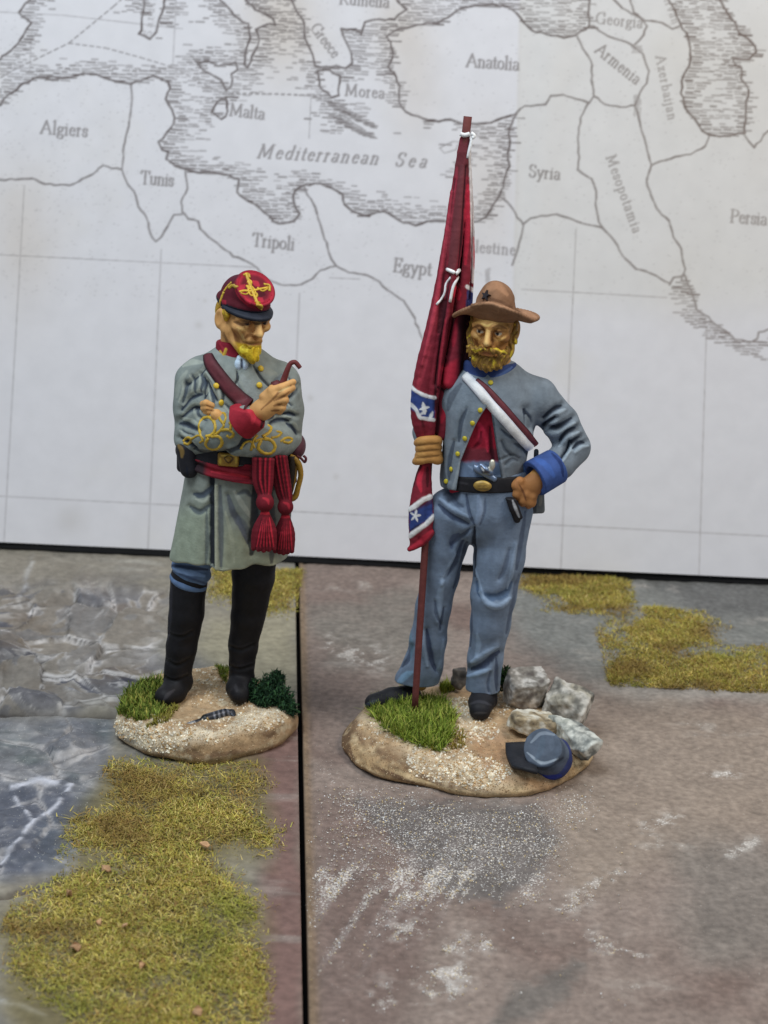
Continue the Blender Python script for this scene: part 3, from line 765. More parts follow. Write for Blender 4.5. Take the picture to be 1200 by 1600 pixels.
V, F = boxmesh(BO + BV * 6.53 - BN * 0.16, (11.55, 6.66, 0.10), Rb)
mesh_obj('gap_shade_board', V, F, MAT['black'], board, smooth=False)  # black board added; its foot stands for the shadow in the gap
# ------------------------------------------------------------------ helpers for the figurines
from mathutils.bvhtree import BVHTree
def Rx(a): a = math.radians(a); c, s = math.cos(a), math.sin(a); return np.array([[1, 0, 0], [0, c, -s], [0, s, c]])
def Ry(a): a = math.radians(a); c, s = math.cos(a), math.sin(a); return np.array([[c, 0, s], [0, 1, 0], [-s, 0, c]])
def Rz(a): a = math.radians(a); c, s = math.cos(a), math.sin(a); return np.array([[c, -s, 0], [s, c, 0], [0, 0, 1]])
class Frame:
    def __init__(self, o, R, s): self.o, self.R, self.s = np.asarray(o, float), R, s
    def __call__(self, x, y, z): return self.o + self.R @ (np.array([x, y, z]) * self.s)
    def inv(self, P): return (np.asarray(P) - self.o) @ self.R / self.s
def bvh(V, F): return BVHTree.FromPolygons(V.tolist(), F.tolist())
def cast(tree, px, py):
    d = ray(px, py); d = d / np.linalg.norm(d)
    h = tree.ray_cast(Vector(CAM), Vector(d))
    if h[0] is None: return None, None
    n = np.array(h[1])
    if n @ d > 0: n = -n
    return np.array(h[0]), n
def facing(V, N):
    d = CAM - V; d /= np.linalg.norm(d, axis=1, keepdims=True)
    return (N * d).sum(1)
class Brush:
    """paints the vertices of one part with strokes and dents it along folds"""
    def __init__(self, V, F, base, seed=0.0, mottle=0.08):
        self.V, self.F = V, F
        self.N = normals(V, F); self.f = facing(V, self.N); self.px, self.py = PX(V)
        self.c = np.tile(np.asarray(base, float), (len(V), 1))
        self.nz = fbm(V, 4.0, 3, seed); self.nf = fbm(V, 14.0, 2, seed + 5)
        self.c *= (1 + mottle * self.nz[:, None])
        self.c *= (1 + .16 * fbm(V * np.array([7.0, 5.0, 1.1]), 1.0, 3, seed + 2)[:, None])      # brush marks run down the cloth
        self.vis = sstep(-0.05, 0.15, self.f)
    def stroke(self, pts, w, col, a=1.0, dent=0.0, soft=0.24, taper=True, curve=True, both=False):
        if len(pts) > 2 and curve: pts = [tuple(p) for p in smooth_poly(pts, 5)]
        bx0, bx1 = min(p[0] for p in pts) - 3 * w, max(p[0] for p in pts) + 3 * w
        by0, by1 = min(p[1] for p in pts) - 3 * w, max(p[1] for p in pts) + 3 * w
        i = np.nonzero((self.px > bx0) & (self.px < bx1) & (self.py > by0) & (self.py < by1) & ((self.f > -0.05) | both))[0]
        if not len(i): return self
        d, t = polydist(self.px[i], self.py[i], pts)
        wl = w / 2 * ((0.25 + 0.75 * np.sin(np.pi * np.clip(t, 0.03, 0.97)) ** 0.6) if taper else 1.0)
        wl = wl * (1 + 0.25 * self.nf[i])
        m = (1 - sstep(wl * (1 - soft), wl * (1 + soft) + 0.6, d)) * a
        if not both: m = m * self.vis[i]
        if col is not None: self.c[i] = mixc(self.c[i], col, m)
        if dent: self.V[i] -= self.N[i] * (dent * np.exp(-(d / (w * 0.6)) ** 2) * self.vis[i])[:, None]
        return self
    def area(self, pts, col, a=1.0, soft=2.0, rough=2.0, both=False):
        i = np.nonzero((self.px > min(p[0] for p in pts) - 30) & (self.px < max(p[0] for p in pts) + 30) & (self.py > min(p[1] for p in pts) - 30) & (self.py < max(p[1] for p in pts) + 30))[0]
        if not len(i): return self
        m = reg(self.px[i], self.py[i], pts, soft, self.nf[i] * rough) * a
        if not both: m = m * self.vis[i]
        self.c[i] = mixc(self.c[i], col, m)
        return self
    def where(self, m, col): self.c = mixc(self.c, col, np.clip(m, 0, 1)); return self
    def obj(self, name, mat, parent):
        return mesh_obj(name, self.V, self.F, mat, parent, col=self.c)
def tube_vf(pts, rad, n=8):
    pts = np.asarray(pts, float); m = len(pts)
    rad = np.full(m, rad) if np.isscalar(rad) else np.asarray(rad, float)
    T = np.gradient(pts, axis=0); T /= np.linalg.norm(T, axis=1, keepdims=True) + 1e-9
    u = vnorm(np.cross(T[0], [0.31, 0.9, 0.2])); V = []
    for i in range(m):
        u = vnorm(u - T[i] * (u @ T[i])); v = np.cross(T[i], u)
        for k in range(n):
            a = 2 * math.pi * k / n
            V.append(pts[i] + rad[i] * (math.cos(a) * u + math.sin(a) * v))
    F = []
    for i in range(m - 1):
        for k in range(n):
            F.append((i * n + k, i * n + (k + 1) % n, (i + 1) * n + (k + 1) % n, (i + 1) * n + k))
    F.append(tuple(range(n - 1, -1, -1))); F.append(tuple((m - 1) * n + k for k in range(n)))
    return np.array(V), F
def tube(name, pts, rad, mat, parent, col, n=8, sm=4, mottle=.1):
    if sm and len(pts) > 2:
        if np.isscalar(rad): rad = [rad] * len(pts)
        q = smooth_poly([np.append(p, r) for p, r in zip(pts, rad)], sm); pts = [p[:3] for p in q]; rad = [max(.004, p[3]) for p in q]
    V, F = tube_vf(pts, rad, n)
    c = np.tile(np.asarray(col, float), (len(V), 1)) * (1 + mottle * fbm(V, 9., 2)[:, None])
    return mesh_obj(name, V, F, mat, parent, col=c)
def on_surface(tree, pts, off, fallback=None):
    out = []
    for (x, y) in pts:
        p, n = cast(tree, x, y)
        if p is None: continue
        out.append(p + n * off)
    return out
def braid(name, tree, pts, r, mat, parent, col, off=0.0, sm=5):
    """raised cord laid along a line on the surface"""
    if sm and len(pts) > 2: pts = [tuple(p) for p in smooth_poly(pts, sm)]
    P = on_surface(tree, pts, off)
    if len(P) < 2: return None
    P = np.array(P)
    if len(P) > 4: P[1:-1] = (P[:-2] + 2 * P[1:-1] + P[2:]) / 4
    rr = r * (1 + .10 * np.sin(np.arange(len(P)) * 2.1))
    return tube(name, P, list(rr), mat, parent, col, 6, 0)
def ribbon(name, tree, pts, width, mat, parent, col, off=.02, thick=.05, sm=5, m=5, fold=None, edge=None):
    """strap lying on the surface; width in photograph pixels"""
    pts = [tuple(p) for p in smooth_poly([(*p, (width if np.isscalar(width) else width[i])) for i, p in enumerate(pts)], sm)]
    rows = []; last = None
    for i, p in enumerate(pts):
        a = np.array(pts[max(i - 1, 0)][:2]); b = np.array(pts[min(i + 1, len(pts) - 1)][:2])
        t = vnorm(b - a); nrm = np.array([-t[1], t[0]])
        hit = []; ns = []
        for k in range(m):
            q = np.array(p[:2]) + nrm * p[2] * (k / (m - 1) - .5)
            h, n = cast(tree, *q)
            hit.append((q, h)); 
            if n is not None: ns.append(n)
        dep = [h[1] for h in hit if h is not None] if False else [(x[1] - CAM) @ _f for x in hit if x[1] is not None]
        if not dep:
            if last is None: continue
            dm, n = last
        else:
            dm = float(np.median(dep)); n = vnorm(np.mean(ns, 0)); last = (dm, n)
        row = []
        for q, h in hit:
            d_ = dm if h is None else min(max((h - CAM) @ _f, dm - .25), dm + .12)
            row.append(CAM + ray(*q) * d_)
        rows.append((np.array(row), n))
    A = np.array([r[0] for r in rows]); Nn = np.array([r[1] for r in rows])
    for _ in range(2):
        A[1:-1] = (A[:-2] + 2 * A[1:-1] + A[2:]) / 4; Nn[1:-1] = (Nn[:-2] + 2 * Nn[1:-1] + Nn[2:]) / 4
    cr = np.sin(np.linspace(0, math.pi, m))[None, :, None] * .02
    top = A + Nn[:, None, :] * (off + cr); bot = A - Nn[:, None, :] * (thick - off)
    R = len(A); V = np.concatenate([top.reshape(-1, 3), bot.reshape(-1, 3)]); o = R * m; F = []
    for i in range(R - 1):
        for k in range(m - 1):
            a, b, c_, d_ = i * m + k, i * m + k + 1, (i + 1) * m + k + 1, (i + 1) * m + k
            F.append((a, b, c_, d_)); F.append((o + d_, o + c_, o + b, o + a))
        a, b = i * m, (i + 1) * m; F.append((a, b, o + b, o + a))
        a, b = i * m + m - 1, (i + 1) * m + m - 1; F.append((b, a, o + a, o + b))
    F.append(tuple(list(range(m)) + [o + k for k in range(m - 1, -1, -1)]))
    e = (R - 1) * m; F.append(tuple([e + k for k in range(m - 1, -1, -1)] + [o + e + k for k in range(m)]))
    c = np.tile(np.asarray(col, float), (len(V), 1)) * (1 + .12 * fbm(V, 6., 3)[:, None])
    if edge is not None:
        j = np.tile(np.arange(m), 2 * R); c[(j == 0) | (j == m - 1)] = edge
    return mesh_obj(name, V, F, mat, parent, col=c)
def ball_data(name, r, flat, mat, col, n=10):
    V, F = [], []
    for i in range(1, 6):
        a = math.pi * i / 6
        for k in range(n):
            b = 2 * math.pi * k / n
            V.append((r * math.sin(a) * math.cos(b), r * math.sin(a) * math.sin(b), r * flat * math.cos(a)))
    for i in range(4):
        for k in range(n): F.append((i * n + k, (i + 1) * n + k, (i + 1) * n + (k + 1) % n, i * n + (k + 1) % n))
    F.append(tuple(range(n))); F.append(tuple(4 * n + k for k in range(n - 1, -1, -1)))
    me = bpy.data.meshes.new(name); me.from_pydata(V, [], F)
    me.polygons.foreach_set('use_smooth', np.full(len(me.polygons), True))
    a = me.color_attributes.new('Col', 'FLOAT_COLOR', 'POINT')
    a.data.foreach_set('color', np.tile(np.array([*col, 1.0], np.float32), len(V)))
    me.materials.append(mat); me.update()
    return me
def stud(name, me, tree, px, py, parent, off=0.01, scale=1.0):
    p, n = cast(tree, px, py)
    if p is None: return None
    o = bpy.data.objects.new(name, me); SC.collection.objects.link(o); o.parent = parent
    o.location = Vector(p + n * off - origin_of(parent)); o.rotation_euler = Vector(n).to_track_quat('Z', 'Y').to_euler(); o.scale = (scale,) * 3
    return o
def sheet_vf(top, thick_dir):
    """closed thin solid from a grid of points (r, m, 3) and an offset to its under side"""
    R, m = top.shape[:2]
    V = np.concatenate([top.reshape(-1, 3), (top + thick_dir).reshape(-1, 3)]); o = R * m; F = []
    for i in range(R - 1):
        for k in range(m - 1):
            a, b, c, d = i * m + k, i * m + k + 1, (i + 1) * m + k + 1, (i + 1) * m + k
            F += [(a, b, c, d), (o + d, o + c, o + b, o + a)]
    for i in range(R - 1):
        F += [(i * m, (i + 1) * m, o + (i + 1) * m, o + i * m), ((i + 1) * m + m - 1, i * m + m - 1, o + i * m + m - 1, o + (i + 1) * m + m - 1)]
    for k in range(m - 1):
        e = (R - 1) * m
        F += [(k + 1, k, o + k, o + k + 1), (e + k, e + k + 1, o + e + k + 1, o + e + k)]
    return V, np.array(F)

MAT['cloth'] = paint_mat('matt_cloth_paint', rough=0.78, bump=0.22, bscale=26, spec=0.18, vary=0.14, vscale=8)
MAT['skin'] = paint_mat('skin_paint', rough=0.62, bump=0.12, bscale=30, spec=0.28, vary=0.08, vscale=9)
MAT['leather'] = paint_mat('black_leather_paint', rough=0.6, bump=0.15, bscale=22, spec=0.25, vary=0.2, vscale=8)
MAT['gold'] = paint_mat('gold_paint', rough=0.45, bump=0.15, bscale=30, spec=0.45, vary=0.2, vscale=16)
MAT['steel'] = paint_mat('steel_paint', rough=0.38, bump=0.1, spec=0.5, metal=0.55, vary=0.2)
MAT['hair'] = paint_mat('hair_paint', rough=0.6, bump=0.4, bscale=30, spec=0.3, vary=0.25, vscale=20)
MAT['base'] = paint_mat('sculpted_base_paint', rough=0.75, bump=0.5, bscale=14, spec=0.3, vary=0.25, vscale=8)
MAT['stone'] = paint_mat('stone_paint', rough=0.8, bump=0.6, bscale=10, spec=0.25, vary=0.25, vscale=8)

def sculpt_head(f, H, jaw=1.0, ears=(True, True), wd=1.0):
    s, R = H.s, H.R
    def sq(p): return (p[0] * wd, p[1], p[2])
    def e(c, r, k=.05, op='u', rot=None): f.ell(H(*sq(c)), np.array(sq(r)) * s, k * s, R if rot is None else R @ rot, op)
    def cn(a, b, ra, rb=None, k=.05, op='u'): f.cone(H(*sq(a)), H(*sq(b)), ra * s * (wd if ra > .1 else 1), (ra if rb is None else rb) * s * (wd if ra > .1 else 1), k * s, op=op)
    e((0, .05, .13), (.345, .42, .36), .0)
    cn((0, -.10, .0), (0, -.17, -.33), .285, .175 * jaw, .08)
    e((0, -.30, -.40), (.115 * jaw, .09, .085), .07)
    for x in (-1, 1):
        cn((x * .27, -.02, -.12), (x * .10 * jaw, -.26, -.37), .10, .08, .08)
        e((x * .205, -.245, -.03), (.115, .11, .085), .06)
        e((x * .09, -.33, -.16), (.08, .07, .10), .05)
    for a, b in (((-.24, -.27, .10), (-.07, -.355, .125)), ((.24, -.27, .10), (.07, -.355, .125)), ((-.07, -.355, .125), (.07, -.355, .125))): cn(a, b, .06, .06, .04)
    for x in (-1, 1):
        e((x * .15, -.40, .045), (.105, .09, .062), .05, 's')
        e((x * .15, -.315, .045), (.072, .062, .056), .012)
        for z0, z1 in ((.085, .075), (.005, .012)):
            cn((x * .225, -.305, .045), (x * .15, -.362, z0), .022, .026, .015); cn((x * .15, -.362, z0), (x * .075, -.335, .04), .026, .02, .015)
    cn((0, -.375, .11), (0, -.485, -.075), .044, .054, .035)
    for x in (-1, 1): e((x * .06, -.425, -.085), (.042, .05, .036), .03)
    for x in (-1, 1): cn((x * .10, -.41, -.07), (x * .17, -.34, -.21), .03, .02, .04, 's')
    cn((-.13, -.36, -.235), (0, -.44, -.222), .018, .018, .02, 's'); cn((.13, -.36, -.235), (0, -.44, -.222), .018, .018, .02, 's')
    cn((-.09, -.385, -.205), (.09, -.385, -.205), .026, .026, .03); cn((-.075, -.378, -.262), (.075, -.378, -.262), .033, .033, .03)
    for x, on in ((-1, ears[0]), (1, ears[1])):
        if on:
            e((x * .37, .06, .0), (.045, .10, .145), .03, rot=Rz(-x * 14))
            e((x * .41, .05, .015), (.03, .055, .085), .02, 's', rot=Rz(-x * 14))
def paint_face(b, H, iris=C(40, 40, 50), brow=C(90, 60, 30), white=C(205, 200, 190) * .8, open_=.026, wd=1.0):
    L = H.inv(b.V); x, y, z = L[:, 0] / wd, L[:, 1], L[:, 2]
    ax = np.abs(x); face = (y < -.12) & (z > -.6) & (z < .4) & (ax < .42)
    dk, lt = C(128, 84, 46), C(214, 172, 112)
    def g(cx, cz, rx, rz): return np.exp(-((ax - cx) / rx) ** 2 - ((z - cz) / rz) ** 2) * face
    b.where(g(.15, .055, .13, .075) * .75, dk)                     # brown shade is painted into the sockets
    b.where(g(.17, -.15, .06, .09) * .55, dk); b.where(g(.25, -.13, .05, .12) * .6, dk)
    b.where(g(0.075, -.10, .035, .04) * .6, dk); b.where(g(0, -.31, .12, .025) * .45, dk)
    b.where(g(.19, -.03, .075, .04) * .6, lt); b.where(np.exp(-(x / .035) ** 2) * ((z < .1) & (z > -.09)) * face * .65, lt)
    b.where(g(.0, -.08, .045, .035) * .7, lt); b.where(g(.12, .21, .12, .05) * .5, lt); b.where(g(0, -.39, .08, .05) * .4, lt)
    b.where(g(.15, .125, .11, .018) * .85, brow)
    b.where(g(0, -.24, .11, .018) * .8, C(120, 60, 44)); b.where(g(0, -.265, .07, .018) * .5, C(176, 108, 80))
    eye = np.clip(1 - ((ax - .15) / .062) ** 2 - ((z - .045) / open_) ** 2, 0, 1) * face
    b.where(eye > .05, white)
    b.where(((((x - np.sign(x) * .15 + .012) / .026) ** 2 + ((z - .047) / .028) ** 2) < 1) & (eye > 0), iris)
    b.where(g(.15, .078, .085, .012) * .9, C(50, 34, 26))
def ring_points(c, rx, ry, R, a0, a1, n):
    return [np.asarray(c) + R @ np.array([rx * math.sin(math.radians(a0 + (a1 - a0) * i / n)), -ry * math.cos(math.radians(a0 + (a1 - a0) * i / n)), 0]) for i in range(n + 1)]
# ------------------------------------------------------------------ the officer with folded arms
OY = 0.45
def O(px, py, dy=0.0): return W(px, py, OY + dy)
OBZ = 0.46                                   # top of his base
off = empty('officer_figurine', G(315, 1137))
tag(off, 'painted officer figurine in grey frock coat and red cap, arms folded, on the smaller base', 'figurine', 'painted figurines')

# ---- body: head, neck, trunk, arms, hands and legs in one skin
HO = Frame(O(380, 499, -0.10), Rz(33) @ Rx(4) @ Ry(3), 1.12)
f = Field(O(255, 1110, 0) + np.array([0, -1.35, 0]), O(490, 415, 0) + np.array([0, .9, 0]), 0.0135)
sculpt_head(f, HO, 0.85, (True, False), .89)
for x_ in (-1, 1): f.ell(HO(x_ * .27, -.24, -.19), np.array([.07, .10, .10]) * HO.s, .06, HO.R, 's')
f.cone(HO(0, .10, -.2), O(374, 585, .08), .27, .30, .06)
f.cone(O(374, 600, .05), O(375, 720, 0), .42, .40, .1, .7)
f.cone(O(320, 600, .05), O(430, 605, .05), .14, .14, .08)
f.chain([O(308, 600, .05), O(303, 682, -.12), O(385, 653, -.88)], [.16, .15, .13], .05)
f.chain([O(438, 605, .05), O(446, 682, -.1), O(378, 692, -.72), O(338, 648, -.72)], [.16, .15, .13, .09], .05)
f.chain([O(345, 740, 0), O(300, 870, 0), O(291, 960, -.05), O(278, 1055, .02)], [.22, .2, .15, .1], .1); f.chain([O(405, 740, .05), O(398, 880, .1), O(388, 960, .15), O(377, 1045, .2)], [.22, .2, .15, .1], .1)
# the hand with the pipe
f.cone(O(396, 648, -.90), O(408, 640, -.95), .13, .145, .04)
f.cone(O(408, 642, -.95), O(430, 618, -1.0), .15, .135, .05, .8); f.cone(O(415, 640, -.97), O(430, 632, -1.0), .14, .12, .05)
f.chain([O(425, 611, -1.0), O(440, 606, -1.03), O(458, 597, -1.0)], [.075, .066, .05], .02)
f.chain([O(430, 618, -1.04), O(444, 614, -1.07), O(457, 606, -1.02)], [.072, .064, .05], .016)
f.chain([O(432, 627, -1.05), O(445, 625, -1.08), O(443, 632, -1.0)], [.07, .062, .05], .014)
f.chain([O(429, 637, -1.03), O(441, 637, -1.06), O(437, 643, -.98)], [.066, .058, .05], .014)
f.chain([O(412, 620, -.98), O(426, 607, -.92), O(436, 603, -.88)], [.07, .06, .045], .02)
# fingers of the other hand on the upper arm
for (a, b, c_, d_) in (((332, 634), (322, 630), (317, 631), .05), ((333, 639), (323, 637), (318, 638), .05), ((335, 644), (327, 643), (321, 644), .045)):
    f.chain([O(*a, -.50), O(*b, -.52), O(*c_, -.45)], [.058, d_ + .006, d_], .012)
V, F = f.mesh(); b = Brush(V, F, C(184, 138, 86), 1.0, .05)
paint_face(b, HO, C(26, 22, 24), C(70, 46, 24), C(120, 92, 66), .018, .89)
for p, w, c_ in (([(362, 516), (368, 528), (372, 540)], 5, C(120, 78, 42)), ([(372, 516), (378, 524), (382, 534)], 4, C(216, 172, 112)), ([(383, 528), (390, 524), (402, 527)], 5, C(120, 76, 38)), ([(380, 534), (392, 536), (404, 535)], 4, C(96, 54, 32)), ([(366, 503), (379, 507), (387, 505)], 5, C(66, 40, 24)), ([(395, 504), (403, 506), (409, 503)], 4, C(66, 40, 24)), ([(366, 520), (372, 532), (376, 546)], 5, C(104, 64, 34)), ([(370, 511), (380, 516), (386, 514)], 3, C(214, 170, 108)), ([(356, 508), (362, 524), (366, 544)], 5, C(198, 152, 96))):
    b.stroke(p, w, c_, .75)
L = HO.inv(b.V)
beard = sstep(-.235, -.275, L[:, 2]) * sstep(.26, .14, np.abs(L[:, 0])) * sstep(-.13, -.2, L[:, 1]) * (L[:, 2] > -.62) * (L[:, 1] > -.60)
b.where(beard, C(186, 150, 30))
b.where(beard * sstep(0, .5, b.nf), C(214, 182, 60))
b.where(np.exp(-((L[:, 0]) / .2) ** 2 - ((L[:, 2] + .205) / .03) ** 2) * (L[:, 1] < -.2) * (L[:, 1] > -.6) * .75, C(128, 92, 40))
for p in ([(408, 640), (428, 622), (438, 611), (455, 602)], [(428, 626), (440, 621), (452, 612)], [(428, 634), (440, 631)], [(424, 642), (436, 641)]):
    b.stroke(p, 3.2, C(108, 68, 38), .8)
b.stroke([(436, 612), (452, 604)], 3, C(222, 180, 122), .5)
b.stroke([(350, 520), (358, 545), (362, 560)], 4, C(110, 72, 40), .6); b.stroke([(322, 633), (334, 637)], 2.4, C(110, 70, 40), .8); b.stroke([(322, 640), (334, 642)], 2.4, C(110, 70, 40), .8)
tag(b.obj('body', MAT['skin'], off), 'fair face with yellow chin beard, folded hands')

# ---- frock coat
f = Field(O(255, 905, 0) + np.array([0, -1.35, 0]), O(490, 535, 0) + np.array([0, 1.1, 0]), 0.015)
f.cone(O(373, 712, 0), O(370, 625, 0), .74, .80, .0, .72)
f.cone(O(372, 640, 0), O(372, 590, .04), .66, .50, .25, .75)
f.cone(O(318, 590, .03), O(432, 596, .03), .30, .29, .15, .95)
f.cone(O(372, 576, .08), O(372, 604, .05), .26, .42, .10)
f.cone(O(352, 574, .08), O(312, 582, .05), .15, .24, .08); f.cone(O(396, 578, .08), O(436, 590, .05), .15, .24, .08)
f.cone(O(376, 715, 0), O(352, 872, 0), .78, .90, .10, .74)
f.cone(O(405, 730, 0), O(395, 868, .03), .55, .52, .12, .85)
# sleeves
f.chain([O(303, 594, .02), O(300, 640, -.05), O(301, 684, -.14)], [.30, .285, .28], .06)
f.chain([O(301, 684, -.14), O(345, 676, -.62), O(386, 657, -.90)], [.28, .275, .235], .05)
f.chain([O(441, 598, .02), O(447, 640, -.02), O(444, 684, -.12)], [.29, .275, .27], .06)
f.chain([O(444, 686, -.12), O(415, 692, -.55), O(372, 690, -.72), O(345, 655, -.60)], [.26, .25, .22, .16], .04)
hemz = O(350, 888, -.62)[2]
f.cut((0, 0, hemz), (0, 0.03, -1), .04)
ax0 = O(352, 870, 0)
def flute(P):
    t = np.clip((O(375, 740, 0)[2] - P[:, 2]) / (O(375, 740, 0)[2] - hemz), 0, 1)
    an = np.arctan2(P[:, 0] - ax0[0], -(P[:, 1] - ax0[1]))
    return -t * .026 * np.sin(an * 5.0 + 0.9) - t * .012 * np.sin(an * 11 + 2) - .012 * fbm(P, 2.5, 2, 4.)
f.warp(flute)
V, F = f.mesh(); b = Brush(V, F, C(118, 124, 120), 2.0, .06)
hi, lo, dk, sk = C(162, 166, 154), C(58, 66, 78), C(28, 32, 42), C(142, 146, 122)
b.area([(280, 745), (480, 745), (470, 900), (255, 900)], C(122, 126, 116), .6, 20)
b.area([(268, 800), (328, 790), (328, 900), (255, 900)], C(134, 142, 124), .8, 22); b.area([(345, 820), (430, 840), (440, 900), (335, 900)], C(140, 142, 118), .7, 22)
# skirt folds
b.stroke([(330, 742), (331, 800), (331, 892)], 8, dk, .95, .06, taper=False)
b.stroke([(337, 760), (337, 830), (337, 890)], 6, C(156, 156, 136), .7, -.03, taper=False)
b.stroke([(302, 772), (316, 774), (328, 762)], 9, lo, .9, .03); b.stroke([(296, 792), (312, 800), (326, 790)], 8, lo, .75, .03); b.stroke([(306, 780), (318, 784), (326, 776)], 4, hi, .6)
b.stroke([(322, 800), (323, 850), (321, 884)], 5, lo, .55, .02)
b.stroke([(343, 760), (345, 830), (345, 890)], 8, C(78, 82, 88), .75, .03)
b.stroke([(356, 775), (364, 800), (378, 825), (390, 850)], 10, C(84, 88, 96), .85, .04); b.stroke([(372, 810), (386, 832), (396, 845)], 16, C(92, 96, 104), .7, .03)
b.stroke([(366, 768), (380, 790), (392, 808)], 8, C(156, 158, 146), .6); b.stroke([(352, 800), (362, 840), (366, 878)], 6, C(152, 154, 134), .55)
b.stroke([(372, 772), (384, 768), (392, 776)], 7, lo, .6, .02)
b.area([(394, 748), (474, 745), (452, 850), (438, 872), (396, 864)], C(40, 41, 48), .62, 8); b.stroke([(398, 760), (398, 830), (394, 866)], 14, C(32, 32, 38), .85, .03); b.stroke([(424, 770), (426, 830), (424, 880)], 10, C(40, 40, 46), .7)  # shadow behind the tassels painted dark on the coat
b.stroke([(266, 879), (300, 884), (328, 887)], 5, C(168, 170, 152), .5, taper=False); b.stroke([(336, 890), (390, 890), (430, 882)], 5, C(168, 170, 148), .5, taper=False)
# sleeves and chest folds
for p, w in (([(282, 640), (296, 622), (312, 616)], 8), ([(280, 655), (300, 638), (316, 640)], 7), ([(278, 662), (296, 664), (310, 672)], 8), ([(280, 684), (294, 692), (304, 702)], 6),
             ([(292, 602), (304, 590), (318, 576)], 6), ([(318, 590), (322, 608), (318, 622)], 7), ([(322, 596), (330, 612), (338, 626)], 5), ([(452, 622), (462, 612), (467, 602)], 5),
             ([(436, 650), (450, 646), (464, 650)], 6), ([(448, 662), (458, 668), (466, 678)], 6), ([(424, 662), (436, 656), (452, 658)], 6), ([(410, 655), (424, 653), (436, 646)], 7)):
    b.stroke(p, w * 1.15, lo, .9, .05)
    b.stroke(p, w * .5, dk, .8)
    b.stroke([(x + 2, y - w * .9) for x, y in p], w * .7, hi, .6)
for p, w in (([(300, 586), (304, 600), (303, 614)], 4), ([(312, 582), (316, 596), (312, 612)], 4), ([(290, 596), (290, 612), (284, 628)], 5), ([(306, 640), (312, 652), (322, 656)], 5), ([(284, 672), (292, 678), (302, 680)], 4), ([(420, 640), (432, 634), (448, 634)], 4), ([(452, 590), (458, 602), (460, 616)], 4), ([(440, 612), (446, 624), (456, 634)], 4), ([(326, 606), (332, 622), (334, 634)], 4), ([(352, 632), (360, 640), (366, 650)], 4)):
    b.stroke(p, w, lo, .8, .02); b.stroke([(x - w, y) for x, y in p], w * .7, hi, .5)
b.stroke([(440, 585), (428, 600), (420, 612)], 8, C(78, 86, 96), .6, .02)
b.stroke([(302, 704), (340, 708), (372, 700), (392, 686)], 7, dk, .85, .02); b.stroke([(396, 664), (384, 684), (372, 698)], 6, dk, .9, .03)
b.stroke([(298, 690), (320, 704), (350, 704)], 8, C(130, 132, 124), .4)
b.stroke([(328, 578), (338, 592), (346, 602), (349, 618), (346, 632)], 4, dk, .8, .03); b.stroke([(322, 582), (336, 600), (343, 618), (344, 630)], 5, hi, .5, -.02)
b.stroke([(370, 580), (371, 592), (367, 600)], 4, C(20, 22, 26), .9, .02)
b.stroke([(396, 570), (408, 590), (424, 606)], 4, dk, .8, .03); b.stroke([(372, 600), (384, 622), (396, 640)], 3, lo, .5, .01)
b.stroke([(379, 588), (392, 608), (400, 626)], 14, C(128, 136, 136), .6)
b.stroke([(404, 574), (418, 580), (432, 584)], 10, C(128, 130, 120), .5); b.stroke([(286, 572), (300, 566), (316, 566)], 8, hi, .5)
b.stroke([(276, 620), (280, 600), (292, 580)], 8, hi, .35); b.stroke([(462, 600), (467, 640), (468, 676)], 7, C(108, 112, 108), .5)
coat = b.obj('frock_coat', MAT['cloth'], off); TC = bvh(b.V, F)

# collar, cravat, buttons, cuffs, braid
f = Field(O(335, 585, 0) + np.array([0, -.8, 0]), O(425, 515, 0) + np.array([0, .9, 0]), .014)
for i, p in enumerate(ring_points(O(373, 563, .06), .32, .33, Rz(14) @ Rx(-6), 30, 346, 44)):
    up = O(374, 533, .08) - O(375, 561, .08)
    f.cone(p, p * .93 + .07 * O(373, 563, .06) + up * .95, .05, .042, .03)
V, F = f.mesh(); b = Brush(V, F, C(118, 30, 44), 3., .1)
b.stroke([(344, 538), (352, 550), (360, 566)], 4, C(160, 48, 62), .6); b.stroke([(350, 556), (353, 546)], 4, C(186, 152, 60), .95, -.015, taper=False); b.stroke([(344, 549), (350, 557)], 3, C(186, 152, 60), .9, -.01, taper=False)
b.stroke([(396, 572), (406, 566), (411, 560)], 3, C(64, 16, 26), .8)
b.obj('collar', MAT['cloth'], coat)
f = Field(O(355, 600, 0) + np.array([0, -.8, 0]), O(400, 545, 0) + np.array([0, .4, 0]), .012)
f.ell(O(374, 569, -.36), (.075, .08, .10), .02); f.ell(O(382, 570, -.36), (.06, .07, .10), .015); f.ell(O(377, 559, -.34), (.07, .08, .05), .02); f.cone(O(376, 575, -.34), O(370, 592, -.42), .06, .05, .02)
V, F = f.mesh(); b = Brush(V, F, C(176, 192, 210), 3.5, .05); b.stroke([(378, 561), (378, 578)], 3, C(70, 78, 96), .9, .02); b.area([(360, 580), (384, 580), (380, 600), (360, 600)], C(34, 36, 42), .95)
b.obj('cravat', MAT['cloth'], off)
bd = ball_data('button', .05, .6, MAT['gold'], C(186, 156, 40))
for (x, y) in ((407, 576), (405, 602), (338, 603), (345, 629)): stud('button', bd, TC, x, y, coat, .012)
red = C(136, 34, 46)
f = Field(O(365, 690, 0) + np.array([0, -1.5, 0]), O(420, 615, 0) + np.array([0, -.2, 0]), .014)
f.cone(O(374, 660, -.84), O(398, 645, -.94), .305, .26, .0)
f.cut(O(403, 642, -.96), O(404, 641, -.97) - O(380, 657, -.86), .06); f.cut(O(377, 659, -.85), O(352, 674, -.74) - O(380, 657, -.86))
